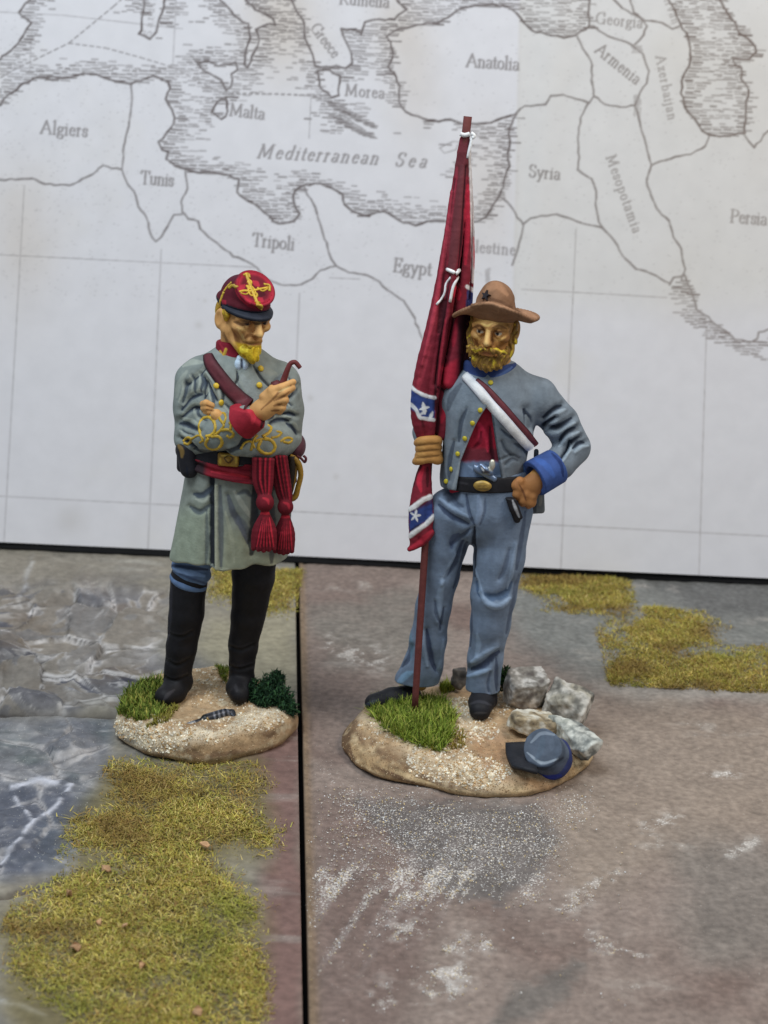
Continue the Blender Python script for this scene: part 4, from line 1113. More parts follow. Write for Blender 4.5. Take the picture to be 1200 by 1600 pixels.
V, F = f.mesh(); b = Brush(V, F, red, 3., .1); b.stroke([(384, 636), (396, 648), (394, 662)], 8, C(178, 48, 62), .6); b.stroke([(406, 632), (412, 650), (408, 668)], 5, C(40, 16, 22), .9)
cuff = b.obj('cuff', MAT['cloth'], coat)
gold, gdk = C(178, 146, 46), C(120, 84, 38)
for pts, r in (([(286, 690), (292, 684), (299, 686), (294, 694), (287, 692)], .020), ([(298, 687), (310, 680), (318, 686), (312, 692)], .018),
               ([(318, 690), (313, 678), (311, 664), (317, 654), (327, 652), (335, 660), (336, 672), (330, 680), (322, 682)], .024), ([(333, 656), (337, 668), (333, 680)], .022),
               ([(330, 682), (342, 682), (347, 692), (340, 701), (328, 701), (321, 694), (326, 684)], .026), ([(334, 680), (343, 674), (350, 664), (344, 656), (342, 648), (349, 645), (353, 652), (350, 662)], .021),
               ([(346, 672), (358, 672), (365, 678), (360, 684), (354, 680)], .024), ([(360, 672), (362, 656), (367, 634)], .024), ([(358, 660), (370, 670), (382, 682)], .022),
               ([(376, 702), (382, 692), (392, 690), (398, 700)], .018), ([(392, 704), (396, 688), (402, 680)], .02), ([(398, 690), (410, 686), (424, 688)], .02),
               ([(412, 684), (424, 688), (430, 698), (424, 708), (412, 708), (403, 700), (408, 688)], .026), ([(410, 682), (420, 676), (424, 668), (418, 664)], .022), ([(424, 684), (434, 682), (440, 676), (432, 674)], .02), ([(438, 690), (448, 684), (457, 686), (452, 692), (442, 690)], .02)):
    braid('sleeve_braid', TC, pts, r * 1.2, MAT['gold'], coat, gold * (0.75 + .4 * random.random()), -.008)
# shoulder strap
ribbon('shoulder_strap', TC, [(326, 556), (330, 568), (342, 586), (358, 606), (374, 622), (388, 634)], [15, 20, 22, 23, 24, 24], MAT['leather'], off, C(84, 38, 44), .035, .09, edge=C(40, 20, 26))

# waist belt, buckle, sash and its tassels
tg = []
f = Field(O(262, 775, 0) + np.array([0, -1.2, 0]), O(500, 680, 0) + np.array([0, 1.2, 0]), .018)
def band(f, p0, p1, r, sy, k=0.0):
    f.cone(p0, p1, r, r, k, sy)
f.cone(O(375, 726, 0), O(375, 716, 0), .845, .835, 0, .76)
f.cut(O(375, 727, -.62), (0.06, -.12, -1)); f.cut(O(375, 705, -.62), (-.06, .1, 1))
V, F = f.mesh(); b = Brush(V, F, C(30, 29, 33), 4., .2)
belt = b.obj('waist_belt', MAT['leather'], off); TB = bvh(b.V, F)
pc, nc = cast(TB, 357, 718)
f = Field(pc - .3, pc + .3, .012); f.box(pc + nc * .01, (.165, .045, .105), 0, Rz(-6), .03); f.ell(pc + nc * .05, (.06, .05, .06), .02)
V, F = f.mesh(); b = Brush(V, F, C(138, 104, 38), 5., .15); b.stroke([(346, 712), (368, 712)], 3, C(196, 166, 70), .8); b.stroke([(344, 716), (344, 724)], 4, C(190, 158, 60), .8); b.stroke([(369, 714), (369, 724)], 4, C(186, 156, 60), .8)
b.stroke([(350, 716), (357, 723), (364, 716), (357, 712), (350, 716)], 2.4, C(60, 40, 18), .9)
b.obj('buckle', MAT['gold'], belt)
f = Field(O(262, 800, 0) + np.array([0, -1.3, 0]), O(500, 680, 0) + np.array([0, 1.2, 0]), .018)
f.cone(O(376, 741, 0), O(376, 733, 0), .865, .86, 0, .765)
f.cut(O(375, 752, -.62), (-0.10, -.12, -1), .02); f.cut(O(375, 727, -.62), (0, .1, 1), .02)
f.warp(lambda P: .024 * np.sin((P[:, 2] + .1 * P[:, 0]) * 40 + 2 * P[:, 0]))
V, F = f.mesh(); b = Brush(V, F, C(122, 32, 43), 4., .1)
b.area([(260, 720), (322, 720), (318, 760), (260, 760)], C(34, 32, 36), .95, 5); b.area([(392, 720), (480, 720), (480, 770), (392, 770)], C(34, 30, 36), .8, 6)
b.stroke([(330, 737), (360, 741), (388, 746)], 4, C(184, 52, 66), .7); b.stroke([(326, 744), (356, 750), (388, 752)], 3, C(80, 18, 28), .8)
sash = b.obj('sash', MAT['cloth'], off)
def tassel(path, ball, br, tail, tw, dy, shade):
    f = Field(O(380, 890, 0) + np.array([0, -1.4, 0]), O(480, 695, 0) + np.array([0, .4, 0]), .0145)
    n = len(path)
    for j, o in enumerate((-1, -.35, .35, 1)):
        f.chain([O(x + o * w, y, dy + .02 * abs(o)) for x, y, w in path], .05, .015, n=4)
    bx, by = ball
    f.ell(O(bx, by, dy - .02), (br, br * .85, br * 1.05), .03)
    f.cone(O(bx, by + br * 100 + 2, dy), O(bx, by + br * 100 + 6, dy), .07, .07, .02)
    for k in range(9):
        o = (k - 4) / 4
        f.chain([O(bx + o * 5, by + br * 100 + 6, dy - .04 * math.cos(o * 1.4)), O(bx + o * tw * .9 + (tail[0] - bx) * .5, (by + br * 100 + tail[1]) / 2, dy - .10 * math.cos(o * 1.4)), O(tail[0] + o * tw, tail[1] - 3 * abs(o) - 3 * (k % 2), dy - .08 * math.cos(o * 1.4))], [.034, .05, .04], .008, n=3)
    V, F = f.mesh(); b = Brush(V, F, C(100, 26, 36) * shade, 6., .15)
    for o in (-.7, 0, .6): b.stroke([(x + o * w, y) for x, y, w in path], 3.6, C(58, 14, 22), .85); b.stroke([(x + o * w + 3.4, y) for x, y, w in path], 2.4, C(176, 40, 56) * shade, .7)
    for k in range(6):
        o = (k - 2.5) / 3
        b.stroke([(bx + o * 6, by + br * 100 + 10), (tail[0] + o * tw, tail[1])], 2.0, C(60, 14, 22), .8)
        b.stroke([(bx + o * 6 + 2, by + br * 100 + 10), (tail[0] + o * tw + 2.4, tail[1] - 6)], 1.8, C(188, 44, 60) * shade, .8)
    b.stroke([(bx - 3, by - 7), (bx + 4, by - 4), (bx + 6, by + 3)], 4, C(176, 44, 58) * shade, .6)
    b.stroke([(bx - 8, by + br * 100 + 3), (bx + 8, by + br * 100 + 3)], 4, C(180, 44, 58) * shade, .8)
    o = b.obj('tassel', MAT['cloth'], sash); return o
tassel([(412, 706, 13), (411, 730, 12), (411, 752, 11), (413, 772, 6)], (414, 785), .14, (412, 860), 16, -.84, 1.0)
tassel([(434, 706, 9), (438, 735, 9), (443, 765, 8), (446, 780, 6)], (446, 792), .125, (443, 864), 13, -.66, .78)

# holster, scabbard, sword hilt, pouch
f = Field(O(265, 800, 0) + np.array([0, -1.0, 0]), O(320, 680, 0) + np.array([0, .9, 0]), .016)
f.cone(O(292, 700, -.25), O(296, 732, -.3), .17, .15, 0, 1.2); f.cone(O(286, 700, .1), O(284, 730, .1), .10, .08, .04, 1.4); f.cone(O(296, 730, -.1), O(293, 768, .0), .07, .045, .03)
f.ell(O(282, 702, -.05), (.08, .15, .13), .03)
V, F = f.mesh(); b = Brush(V, F, C(32, 31, 36), 4.); b.stroke([(278, 694), (284, 704), (284, 714)], 7, C(120, 96, 52), .8); b.stroke([(292, 730), (294, 766)], 4, C(20, 24, 36), .8)
b.obj('holster', MAT['leather'], off)
f = Field(O(440, 800, 0) + np.array([0, -1.0, 0]), O(490, 670, 0) + np.array([0, .9, 0]), .014)
f.ell(O(463, 697, .0), (.15, .28, .20), .03); f.cone(O(456, 715, -.1), O(450, 752, -.15), .11, .10, .03)
V, F = f.mesh(); b = Brush(V, F, C(78, 44, 52), 4.); b.area([(440, 712), (462, 712), (462, 770), (440, 770)], C(26, 24, 28), .9)
b.obj('pouch', MAT['leather'], off)
hp = lambda *a: [O(x, y, -.25) for x, y in a]
hilt = tube('sword_hilt', hp((456, 712), (455, 735), (452, 775)), [.06, .075, .05], MAT['leather'], off, C(40, 32, 26), 10)
tube('guard', hp((453, 712), (460, 716), (467, 726), (470, 742), (466, 760), (461, 776), (450, 782)), [.04, .045, .05, .045, .045, .05, .04], MAT['gold'], hilt, C(142, 108, 34), 8)
tube('guard', hp((458, 716), (462, 735), (458, 758), (452, 778)), .03, MAT['gold'], hilt, C(120, 88, 30), 8)
tube('sword_knot', hp((463, 712), (470, 716), (476, 722), (478, 716), (474, 712)), .022, MAT['leather'], hilt, C(84, 40, 46), 6)

# trousers and boots
f = Field(O(235, 960, 0) + np.array([0, -1.0, 0]), O(450, 840, 0) + np.array([0, 1.0, 0]), .018)
f.cone(O(304, 868, 0), O(297, 902, -.02), .31, .31, 0); f.cone(O(398, 860, .1), O(398, 885, .1), .33, .32, 0)
f.warp(lambda P: .02 * np.sin(P[:, 2] * 26 + P[:, 0] * 9))
V, F = f.mesh(); b = Brush(V, F, C(84, 104, 134), 7., .06)
b.stroke([(268, 886), (286, 892), (318, 900)], 9, C(122, 146, 182), .8, -.02); b.stroke([(266, 884), (290, 886), (324, 890)], 6, C(36, 44, 64), .85); b.stroke([(280, 896), (300, 904), (322, 912)], 4, C(52, 64, 90), .7)
b.area([(340, 840), (450, 840), (450, 930), (340, 930)], C(28, 28, 34), .95)
b.obj('trousers', MAT['cloth'], off)
for leg in (0, 1):
    f = Field(O(225, 1130, 0) + np.array([0, -1.1, 0]), O(450, 870, 0) + np.array([0, 1.1, 0]), .0175)
    if leg == 0:
        f.chain([O(295, 905, -.02), O(291, 960, -.05), O(284, 1010, -.02), O(276, 1060, .02)], [.30, .285, .25, .22], .04)
        f.cut(O(293, 903, -.3), (.30, -.1, 1.0), .02)
        f.chain([O(280, 1066, .05), O(272, 1080, -.12), O(258, 1088, -.32)], [.225, .20, .165], .06)
    else:
        f.chain([O(398, 872, .1), O(396, 900, .1), O(388, 960, .15), O(380, 1010, .2), O(377, 1050, .2)], [.35, .34, .28, .24, .20], .04)
        f.chain([O(377, 1062, .2), O(372, 1074, .02), O(374, 1084, -.22)], [.22, .19, .16], .06)
    f.warp(lambda P: .004 * np.sin(P[:, 2] * 15 + 5 * P[:, 0] + 3 * P[:, 1]) + .01 * fbm(P, 4., 2))
    V, F = f.mesh(); b = Brush(V, F, C(21, 20, 23), 8., .2)
    for p in ([(262, 990), (282, 996), (300, 988)], [(258, 1030), (276, 1040), (296, 1030)], [(256, 1058), (272, 1064), (294, 1056)], [(358, 1010), (376, 1016), (396, 1008)], [(358, 1040), (374, 1046), (396, 1040)]):
        b.stroke(p, 5, C(12, 12, 14), .8, .02); b.stroke([(x, y - 5) for x, y in p], 3, C(44, 43, 48), .5)
    b.stroke([(272, 1078), (262, 1086), (256, 1094)], 5, C(60, 58, 62), .5); b.stroke([(268, 910), (266, 960), (262, 1000)], 5, C(42, 42, 50), .5); b.stroke([(368, 1070), (370, 1080)], 5, C(50, 48, 52), .5)
    b.obj('boot', MAT['leather'], off)

# kepi and visor
def K(x, y, z): return HO(x, y, z)
f = Field(HO.o + np.array([-.75, -.9, .0]), HO.o + np.array([.85, .8, 1.1]), .0125)
s = HO.s
f.ell(K(0, .05, .245), np.array([.345, .46, .155]) * s, 0, HO.R); f.cone(K(0, .05, .30), K(0, -.16, .43), .325 * s, .27 * s, .04 * s)
dn = HO.R @ vnorm([0, -.68, .74]); dc = K(0, -.245, .505)
f.cut(dc, dn, .008)
for p in (lambda u, v: [dc + (u * math.cos(a) + v * math.sin(a)) * .27 * s for a in np.linspace(0, 2 * math.pi, 97)])(HO.R @ np.array([1.0, 0, 0]), np.cross(dn, HO.R @ np.array([1.0, 0, 0]))): f.ell(p - dn * .012, .026, .004)
f.cut(K(0, 0, .165), HO.R @ vnorm([0, -.06, -1]))
f.ell(dc + dn * .10, (.30, .30, .30), .03, None, 's') if False else None
V, F = f.mesh(); b = Brush(V, F, C(78, 24, 34), 9., .15)
L = HO.inv(b.V)
disc = ((b.V - dc) @ dn) > -.035
b.where(disc * .8, C(98, 26, 38)); b.where((L[:, 2] < .25 + .06 * L[:, 1]) * 1.0, C(30, 32, 42))
rr = np.linalg.norm((b.V - dc) - ((b.V - dc) @ dn)[:, None] * dn, axis=1)
b.where(np.exp(-((rr - .275) / .04) ** 2) * (((b.V - dc) @ dn) > -.1) * .8, C(162, 40, 56))
for p in ([(374, 452), (382, 446)], [(396, 440), (404, 446)], [(404, 466), (410, 470)], [(384, 468), (390, 474)]): b.stroke(p, 8, C(170, 44, 60), .7)
b.stroke([(404, 458), (412, 460)], 12, C(60, 18, 26), .8); b.stroke([(352, 474), (348, 470)], 7, C(160, 40, 56), .6); b.stroke([(352, 446), (362, 436), (374, 430)], 8, C(70, 28, 42), .6)
cap = b.obj('kepi', MAT['cloth'], off); TK = bvh(b.V, F)
for pts, r in (([(384, 427), (388, 438), (393, 452), (398, 464), (405, 480)], .028), ([(386, 440), (392, 444), (390, 452), (385, 446)], .02), ([(394, 456), (402, 460), (398, 468)], .02), ([(398, 470), (406, 474)], .024),
               ([(374, 456), (382, 454), (392, 455), (404, 452), (420, 449)], .020), ([(358, 450), (364, 446), (370, 449)], .03), ([(389, 446), (396, 450), (399, 458), (393, 462), (388, 455), (389, 446)], .016), ([(412, 444), (421, 446), (421, 455)], .022), ([(380, 430), (388, 428), (390, 434)], .022), ([(400, 476), (409, 478), (407, 484)], .024), ([(362, 441), (356, 447), (350, 455)], .018), ([(388, 436), (393, 441), (389, 447)], .018), ([(376, 458), (384, 460), (391, 456)], .016), ([(402, 449), (410, 455), (418, 451)], .016), ([(350, 456), (346, 466), (343, 478)], .022), ([(342, 474), (344, 486)], .022)):
    braid('cap_braid', TK, pts, r, MAT['gold'], cap, gold * (.8 + .35 * random.random()), -.002)
A = []
for i in range(25):
    a = math.radians(-82 + 164 * i / 24); row = []
    for k in range(6):
        t = k / 5; ext = .135 * math.cos(a) ** .6 * t if math.cos(a) > 0 else 0
        x = (.33 + .02 * t + ext * .3) * math.sin(a); y = .06 - (.41 + .03 * t + ext) * math.cos(a)
        z = .225 + .03 * y - .34 * ext - .8 * ext * ext
        row.append(K(x, y, z))
    A.append(row)
V, F = sheet_vf(np.array(A), HO.R @ np.array([0, .01, -.045]))
c = np.tile(C(36, 40, 50), (len(V), 1)); px_, py_ = PX(V)
tag(mesh_obj('visor', V, F, MAT['leather'], cap, col=c))
f = Field(HO.o + np.array([-.8, -.6, -.3]), HO.o + np.array([.8, .9, .5]), .0135)
f.ell(K(0, .10, .08), np.array([.335, .41, .22]) * s, 0, HO.R); f.cut(K(0, -.02, 0), HO.R @ np.array([0, -1.0, 0]), .02); f.cut(K(0, 0, -.12), HO.R @ np.array([0, 0.3, -1.0]), .03)
for x in (-1, 1): f.ell(K(x * .31, -.07, .10), np.array([.05, .08, .10]) * s, .02, HO.R)
f.ell(K(-.345, .06, .0), np.array([.12, .14, .17]) * s, .02, HO.R, 's')
f.warp(lambda P: .02 * fbm(P, 9., 2))
V, F = f.mesh(); b = Brush(V, F, C(150, 116, 34), 3., .3); b.where(sstep(0, .4, b.nf), C(206, 178, 40)); b.obj('hair', MAT['hair'], off)
# chin beard
f = Field(HO.o + np.array([-.4, -.9, -.8]), HO.o + np.array([.7, .3, -.1]), .0125)
f.cone(K(0, -.32, -.36), K(.0, -.37, -.43), .12 * s, .085 * s, 0); f.cone(K(-.12, -.25, -.34), K(0, -.34, -.41), .07 * s, .09 * s, .04); f.cone(K(.12, -.25, -.34), K(0, -.34, -.41), .07 * s, .09 * s, .04)
f.warp(lambda P: .012 * np.sin(((P - HO.o) @ HO.R)[:, 0] * 60 + 2 * np.sin(P[:, 2] * 14)))
V, F = f.mesh(); b = Brush(V, F, C(176, 146, 26), 3., .2); b.where(sstep(.0, .5, b.nf), C(214, 186, 56)); b.obj('beard', MAT['hair'], off)
# pipe
pp = lambda *a: [O(x, y, d) for x, y, d in a]
tube('pipe', pp((440, 604, -.92), (444, 592, -.90), (449, 578, -.9), (454, 568, -.9), (461, 566, -.9), (466, 571, -.9), (469, 575, -.9)), [.055, .05, .042, .038, .036, .036, .034], MAT['leather'], off, C(96, 44, 44), 9)
pipe = bpy.data.objects['pipe']
V, F = tube_vf(pp((428, 606, -.86), (434, 604, -.88), (441, 605, -.9)), [.10, .105, .07], 10); mesh_obj('pipe_bowl', V, F, MAT['leather'], pipe, col=np.tile(C(84, 40, 42), (len(V), 1)))
# ------------------------------------------------------------------ the standard bearer
SY = 0.60
def S(px, py, dy=0.0): return W(px, py, SY + dy)
sol = empty('soldier_figurine', G(735, 1170))
tag(sol, 'painted bearded soldier figurine in blue-grey with tan hat, holding a furled red flag', 'figurine', 'painted figurines')
HS = Frame(S(771, 514, -0.12), Rz(-12) @ Rx(3) @ Ry(2), 1.10)
def pole_dy(py): return -0.42 + (1105 - py) / 925 * 0.77

# ---- body in one skin
f = Field(S(590, 1110, 0) + np.array([0, -1.1, 0]), S(940, 455, 0) + np.array([0, 1.15, 0]), 0.0145)
sculpt_head(f, HS, 1.1, (True, True), .86)
f.cone(HS(0, .10, -.2), S(768, 600, .08), .27, .30, .06)
f.cone(S(768, 620, .05), S(760, 750, 0), .38, .36, .1, .7); f.cone(S(720, 622, .08), S(840, 626, .05), .14, .14, .08)
f.chain([S(840, 628, .05), S(876, 660, .08), S(895, 699, .1), S(872, 726, -.14), S(842, 744, -.32)], [.14, .11, .11, .11, .12], .05)
f.chain([S(715, 626, .12), S(672, 668, .42), S(668, 702, .08)], [.15, .13, .11], .05)
f.chain([S(775, 780, 0), S(790, 830, 0), S(770, 940, -.08), S(756, 1070, -.05)], [.28, .24, .18, .1], .1)
f.chain([S(735, 780, 0), S(703, 830, .02), S(678, 950, .15), S(658, 1070, .22)], [.26, .22, .16, .1], .1)
# fist on the staff: four fingers closed round it, thumb behind
pd = pole_dy(705)
f.ell(S(668, 705, pd + .02), (.17, .16, .19), .04)
for i, y in enumerate((689, 699, 709, 718)):
    e_ = (0, -1.5, -1, 1.5)[i]
    f.chain([S(685, y, pd + .02), S(682 + e_, y, pd - .12), S(671, y - 1.5, pd - .19), S(657 - e_, y + 1, pd - .17), S(651 - 1.6 * e_, y + 3.5, pd + .0)], [.06, .076, .060, .068, .05], .030, n=3)
f.chain([S(684, 690, pd), S(676, 683, pd - .02), S(662, 682, pd - .06)], [.06, .055, .045], .015)
# hand on the hip
f.chain([S(846, 742, -.32), S(832, 758, -.36), S(822, 770, -.32)], [.15, .165, .14], .04, sy=.75)
for i, (a, b_, c_) in enumerate((((812, 752), (806, 758), (802, 766)), ((814, 762), (808, 772), (806, 780)), ((822, 772), (818, 782), (814, 788)), ((832, 776), (830, 785), (826, 790)))):
    f.chain([S(*a, -.42), S(*b_, -.40), S(*c_, -.28)], [.075, .07, .055], .05)
V, F = f.mesh(); b = Brush(V, F, C(168, 122, 68), 11., .06)
paint_face(b, HS, C(24, 20, 24), C(104, 74, 36), C(150, 138, 120), .022, .86)
for p, w, c_, a in (([(739, 512), (748, 509), (756, 513)], 4, C(92, 58, 30), .8), ([(770, 512), (780, 509), (792, 514)], 4, C(92, 58, 30), .8), ([(752, 505), (761, 509), (769, 505)], 3, C(214, 176, 104), .7), ([(740, 527), (748, 529), (754, 526)], 3, C(206, 164, 96), .7), ([(771, 528), (780, 530), (790, 527)], 3.5, C(206, 164, 96), .7), ([(784, 534), (794, 530), (802, 520)], 8, C(112, 70, 36), .7), ([(738, 533), (742, 538), (748, 540)], 6, C(116, 74, 38), .7), ([(761, 514), (760, 526), (759, 536)], 3.5, C(214, 172, 104), .45), ([(768, 518), (768, 530), (770, 538)], 4, C(104, 66, 34), .7), ([(742, 504), (760, 500), (785, 503)], 4, C(196, 156, 86), .5)):
    b.stroke(p, w, c_, a)
for y in (694, 704, 713.5): b.stroke([(650, y + 2), (668, y + .5), (686, y - 2)], 2.8, C(84, 56, 28), .85)
b.area([(640, 680), (692, 680), (692, 730), (640, 730)], C(150, 108, 58), .35)
for y in (690, 699, 709, 718): b.stroke([(652, y), (664, y + .5)], 4, C(182, 138, 80), .5)
b.area([(798, 740), (850, 740), (850, 800), (798, 800)], C(140, 88, 56), .6); b.stroke([(812, 758), (818, 770), (822, 782)], 3, C(80, 46, 30), .7); b.stroke([(808, 748), (806, 762)], 4, C(170, 116, 76), .6)
tag(b.obj('body', MAT['skin'], sol), 'weathered face above a golden beard, one fist round the staff')

# ---- beard, hair
s = HS.s
f = Field(HS.o + np.array([-.55, -.85, -.75]), HS.o + np.array([.55, .6, .45]), .0125)
K = HS
for x in (-1, 1):
    f.chain([K(x * .29, -.02, .12), K(x * .285, -.06, -.1), K(x * .235, -.14, -.28), K(x * .13, -.27, -.39), K(0, -.32, -.42)], [.05 * s, .07 * s, .095 * s, .105 * s, .105 * s], .03)
    f.chain([K(0, -.47, -.165), K(x * .09, -.45, -.18), K(x * .19, -.385, -.215), K(x * .27, -.33, -.20)], [.03 * s, .042 * s, .04 * s, .026 * s], .012)
f.cone(K(0, -.30, -.35), K(0, -.33, -.43), .12 * s, .09 * s, .04)
f.cone(K(0, -.47, -.24), K(0, -.40, -.245), .06 * s, .05 * s, .02, op='s')
f.ell(K(0, .12, .10), np.array([.315, .40, .30]) * s, .03, HS.R); f.ell(K(0, -.36, .06), np.array([.235, .34, .22]) * s, .02, HS.R, 's')
f.warp(lambda P: .013 * np.sin(((P - HS.o) @ HS.R)[:, 0] * 74 + 3 * np.sin(P[:, 2] * 17)) + .012 * fbm(P, 13., 2))
V, F = f.mesh(); b = Brush(V, F, C(118, 88, 40), 13., .2)
L = HS.inv(b.V)
b.where(sstep(.1, .6, b.nf) * .6, C(160, 130, 50)); b.where(sstep(.3, .7, fbm(b.V, 22., 2, 3.)) * .7, C(190, 168, 48))
for p in ([(752, 545), (744, 549), (738, 546)], [(770, 543), (784, 548), (792, 552)], [(772, 562), (771, 570)], [(738, 555), (741, 564)], [(800, 548), (798, 560)], [(806, 530), (806, 545)]): b.stroke(p, 3.4, C(200, 178, 48), .65)
b.stroke([(752, 552), (764, 556), (778, 556)], 4, C(84, 56, 30), .7)
b.obj('beard', MAT['hair'], sol)

# ---- slouch hat
hc = K(0, .03, .205); RH_ = HS.R @ Ry(3)
def HT(x, y, z): return hc + RH_ @ np.array([x, y, z])
f = Field(hc + np.array([-.9, -.9, -.35]), hc + np.array([.95, .95, .8]), .0135)
f.cone(HT(0, .02, .02), HT(-.02, .04, .22), .335, .275, 0, 1.15); f.cone(HT(-.05, .02, .24), HT(-.07, .0, .36), .25, .12, .12, 1.05)
A = []
for i in range(73):
    a = math.radians(-180 + 360 * i / 72); row = []
    wf = max(0, math.cos(a)) ** 1.4; ws = abs(math.sin(a)) ** 1.5; wb = max(0, -math.cos(a))
    for k in range(8):
        t = k / 7
        ext = (.19 * wf + .29 * ws + .22 * wb) * t * (1 + .06 * math.sin(3 * a + 1))
        x = (.325 + ext) * math.sin(a); y = .02 - (.385 + ext) * math.cos(a)
        z = .0 + wf * (.36 * t ** 1.3 - .05 * t) + ws * (.02 * t - .10 * t * t) + wb * -.05 * t
        if math.sin(a) > .3: z += (.04 * math.sin(t * 5.5) + .12 * t * t) * ws
        if math.sin(a) < -.5: z += -.06 * t * t * ws
        row.append(HT(x, y, z))
    A.append(row)
A = np.array(A)
for i in range(72):
    for k in range(7):
        f.cone(A[i, k], A[i, k + 1], .034, .034, .012)
V, F = f.mesh(); V = relax(V, F, 2, .5); b = Brush(V, F, C(120, 89, 67), 14., .07)
b.stroke([(712, 496), (732, 484), (752, 474)], 8, C(160, 122, 92), .5); b.stroke([(752, 472), (775, 474), (802, 486)], 5, C(158, 120, 92), .6); b.stroke([(758, 455), (776, 446), (792, 460)], 12, C(156, 116, 88), .5)
b.stroke([(740, 480), (765, 484), (800, 494)], 12, C(108, 78, 56), .5); b.stroke([(748, 474), (770, 468), (800, 480)], 5, C(86, 60, 44), .6); b.stroke([(812, 484), (826, 490), (838, 496)], 6, C(162, 122, 94), .5); b.stroke([(776, 452), (786, 462), (798, 476)], 5, C(112, 82, 60), .5)
hat = b.obj('slouch_hat', MAT['cloth'], sol); TH = bvh(b.V, F)
p, n = cast(TH, 760, 462)
if p is not None:
    u = vnorm(np.cross([0, 0, 1], n)); v = np.cross(n, u); V = []
    for k in range(10):
        a = math.pi * k / 5 + math.pi / 2; r = .085 if k % 2 == 0 else .036
        V.append(p + n * .035 + u * r * math.cos(a) + v * r * math.sin(a))
    V = V + [q - n * .06 for q in V]
    F = [tuple(range(10)), tuple(range(19, 9, -1))] + [(k, 10 + k, 10 + (k + 1) % 10, (k + 1) % 10) for k in range(10)]
    mesh_obj('star_badge', V, F, MAT['leather'], hat, col=np.tile(C(40, 36, 40), (20, 1)), smooth=False)

# ---- trousers
f = Field(S(590, 1110, 0) + np.array([0, -1.0, 0]), S(860, 735, 0) + np.array([0, 1.1, 0]), .0155)
f.cone(S(766, 760, 0), S(762, 790, 0), .66, .70, 0, .74)
f.chain([S(788, 800, 0), S(780, 870, -.04), S(771, 930, -.10), S(766, 975, -.08), S(758, 1030, -.04), S(754, 1074, -.02)], [.44, .405, .36, .315, .28, .285], .08, .95)
f.chain([S(706, 800, .0), S(697, 850, .06), S(688, 900, .12), S(677, 950, .15), S(669, 1000, .18), S(661, 1040, .22), S(654, 1066, .24)], [.40, .335, .295, .275, .29, .315, .33], .08, .9)
f.cone(S(636, 1062, .25), S(650, 1050, .25), .20, .25, .08)
f.cut((0, 0, S(754, 1084, -.25)[2]), (0, -.05, -1), .02)
f.warp(lambda P: .012 * fbm(P, 2.2, 3, 8.))
V, F = f.mesh(); b = Brush(V, F, C(100, 113, 131), 15., .05)
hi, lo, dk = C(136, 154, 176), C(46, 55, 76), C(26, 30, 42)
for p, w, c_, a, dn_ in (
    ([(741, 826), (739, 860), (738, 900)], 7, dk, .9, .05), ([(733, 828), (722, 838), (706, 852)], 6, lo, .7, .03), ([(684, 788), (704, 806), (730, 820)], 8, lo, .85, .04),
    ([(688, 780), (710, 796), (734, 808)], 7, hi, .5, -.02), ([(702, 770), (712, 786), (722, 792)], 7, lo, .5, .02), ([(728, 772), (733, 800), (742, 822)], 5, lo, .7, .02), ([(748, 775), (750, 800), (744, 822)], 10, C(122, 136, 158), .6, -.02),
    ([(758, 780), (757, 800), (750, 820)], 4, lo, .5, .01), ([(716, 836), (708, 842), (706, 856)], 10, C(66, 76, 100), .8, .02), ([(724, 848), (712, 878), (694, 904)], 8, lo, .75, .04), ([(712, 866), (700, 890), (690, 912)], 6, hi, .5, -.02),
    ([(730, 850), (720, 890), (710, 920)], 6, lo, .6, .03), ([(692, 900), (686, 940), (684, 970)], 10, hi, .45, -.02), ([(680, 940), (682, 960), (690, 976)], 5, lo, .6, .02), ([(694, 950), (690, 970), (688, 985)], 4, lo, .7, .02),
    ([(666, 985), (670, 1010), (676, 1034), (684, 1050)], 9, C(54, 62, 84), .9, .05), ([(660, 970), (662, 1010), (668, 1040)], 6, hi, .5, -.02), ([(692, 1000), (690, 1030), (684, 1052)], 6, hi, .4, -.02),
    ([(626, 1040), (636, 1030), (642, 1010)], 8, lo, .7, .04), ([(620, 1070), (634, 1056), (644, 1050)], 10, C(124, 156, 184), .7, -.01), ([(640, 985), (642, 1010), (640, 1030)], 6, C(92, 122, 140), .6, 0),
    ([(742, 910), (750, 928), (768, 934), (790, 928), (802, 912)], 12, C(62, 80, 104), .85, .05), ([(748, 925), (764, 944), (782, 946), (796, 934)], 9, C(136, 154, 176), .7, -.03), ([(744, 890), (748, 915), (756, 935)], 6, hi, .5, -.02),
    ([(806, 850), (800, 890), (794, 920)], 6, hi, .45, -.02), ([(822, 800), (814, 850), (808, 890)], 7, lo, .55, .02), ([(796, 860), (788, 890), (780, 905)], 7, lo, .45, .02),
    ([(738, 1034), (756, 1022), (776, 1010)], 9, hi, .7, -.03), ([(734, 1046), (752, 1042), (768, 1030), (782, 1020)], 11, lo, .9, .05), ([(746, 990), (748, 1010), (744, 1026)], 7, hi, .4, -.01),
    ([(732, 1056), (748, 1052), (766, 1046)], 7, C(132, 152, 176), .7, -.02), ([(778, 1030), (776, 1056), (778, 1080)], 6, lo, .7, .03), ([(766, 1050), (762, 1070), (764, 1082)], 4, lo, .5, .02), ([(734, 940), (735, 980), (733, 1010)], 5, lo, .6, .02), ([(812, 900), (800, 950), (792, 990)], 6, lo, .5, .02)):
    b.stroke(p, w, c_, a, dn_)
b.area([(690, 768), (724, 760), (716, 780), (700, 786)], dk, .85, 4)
b.obj('trousers', MAT['cloth'], sol)
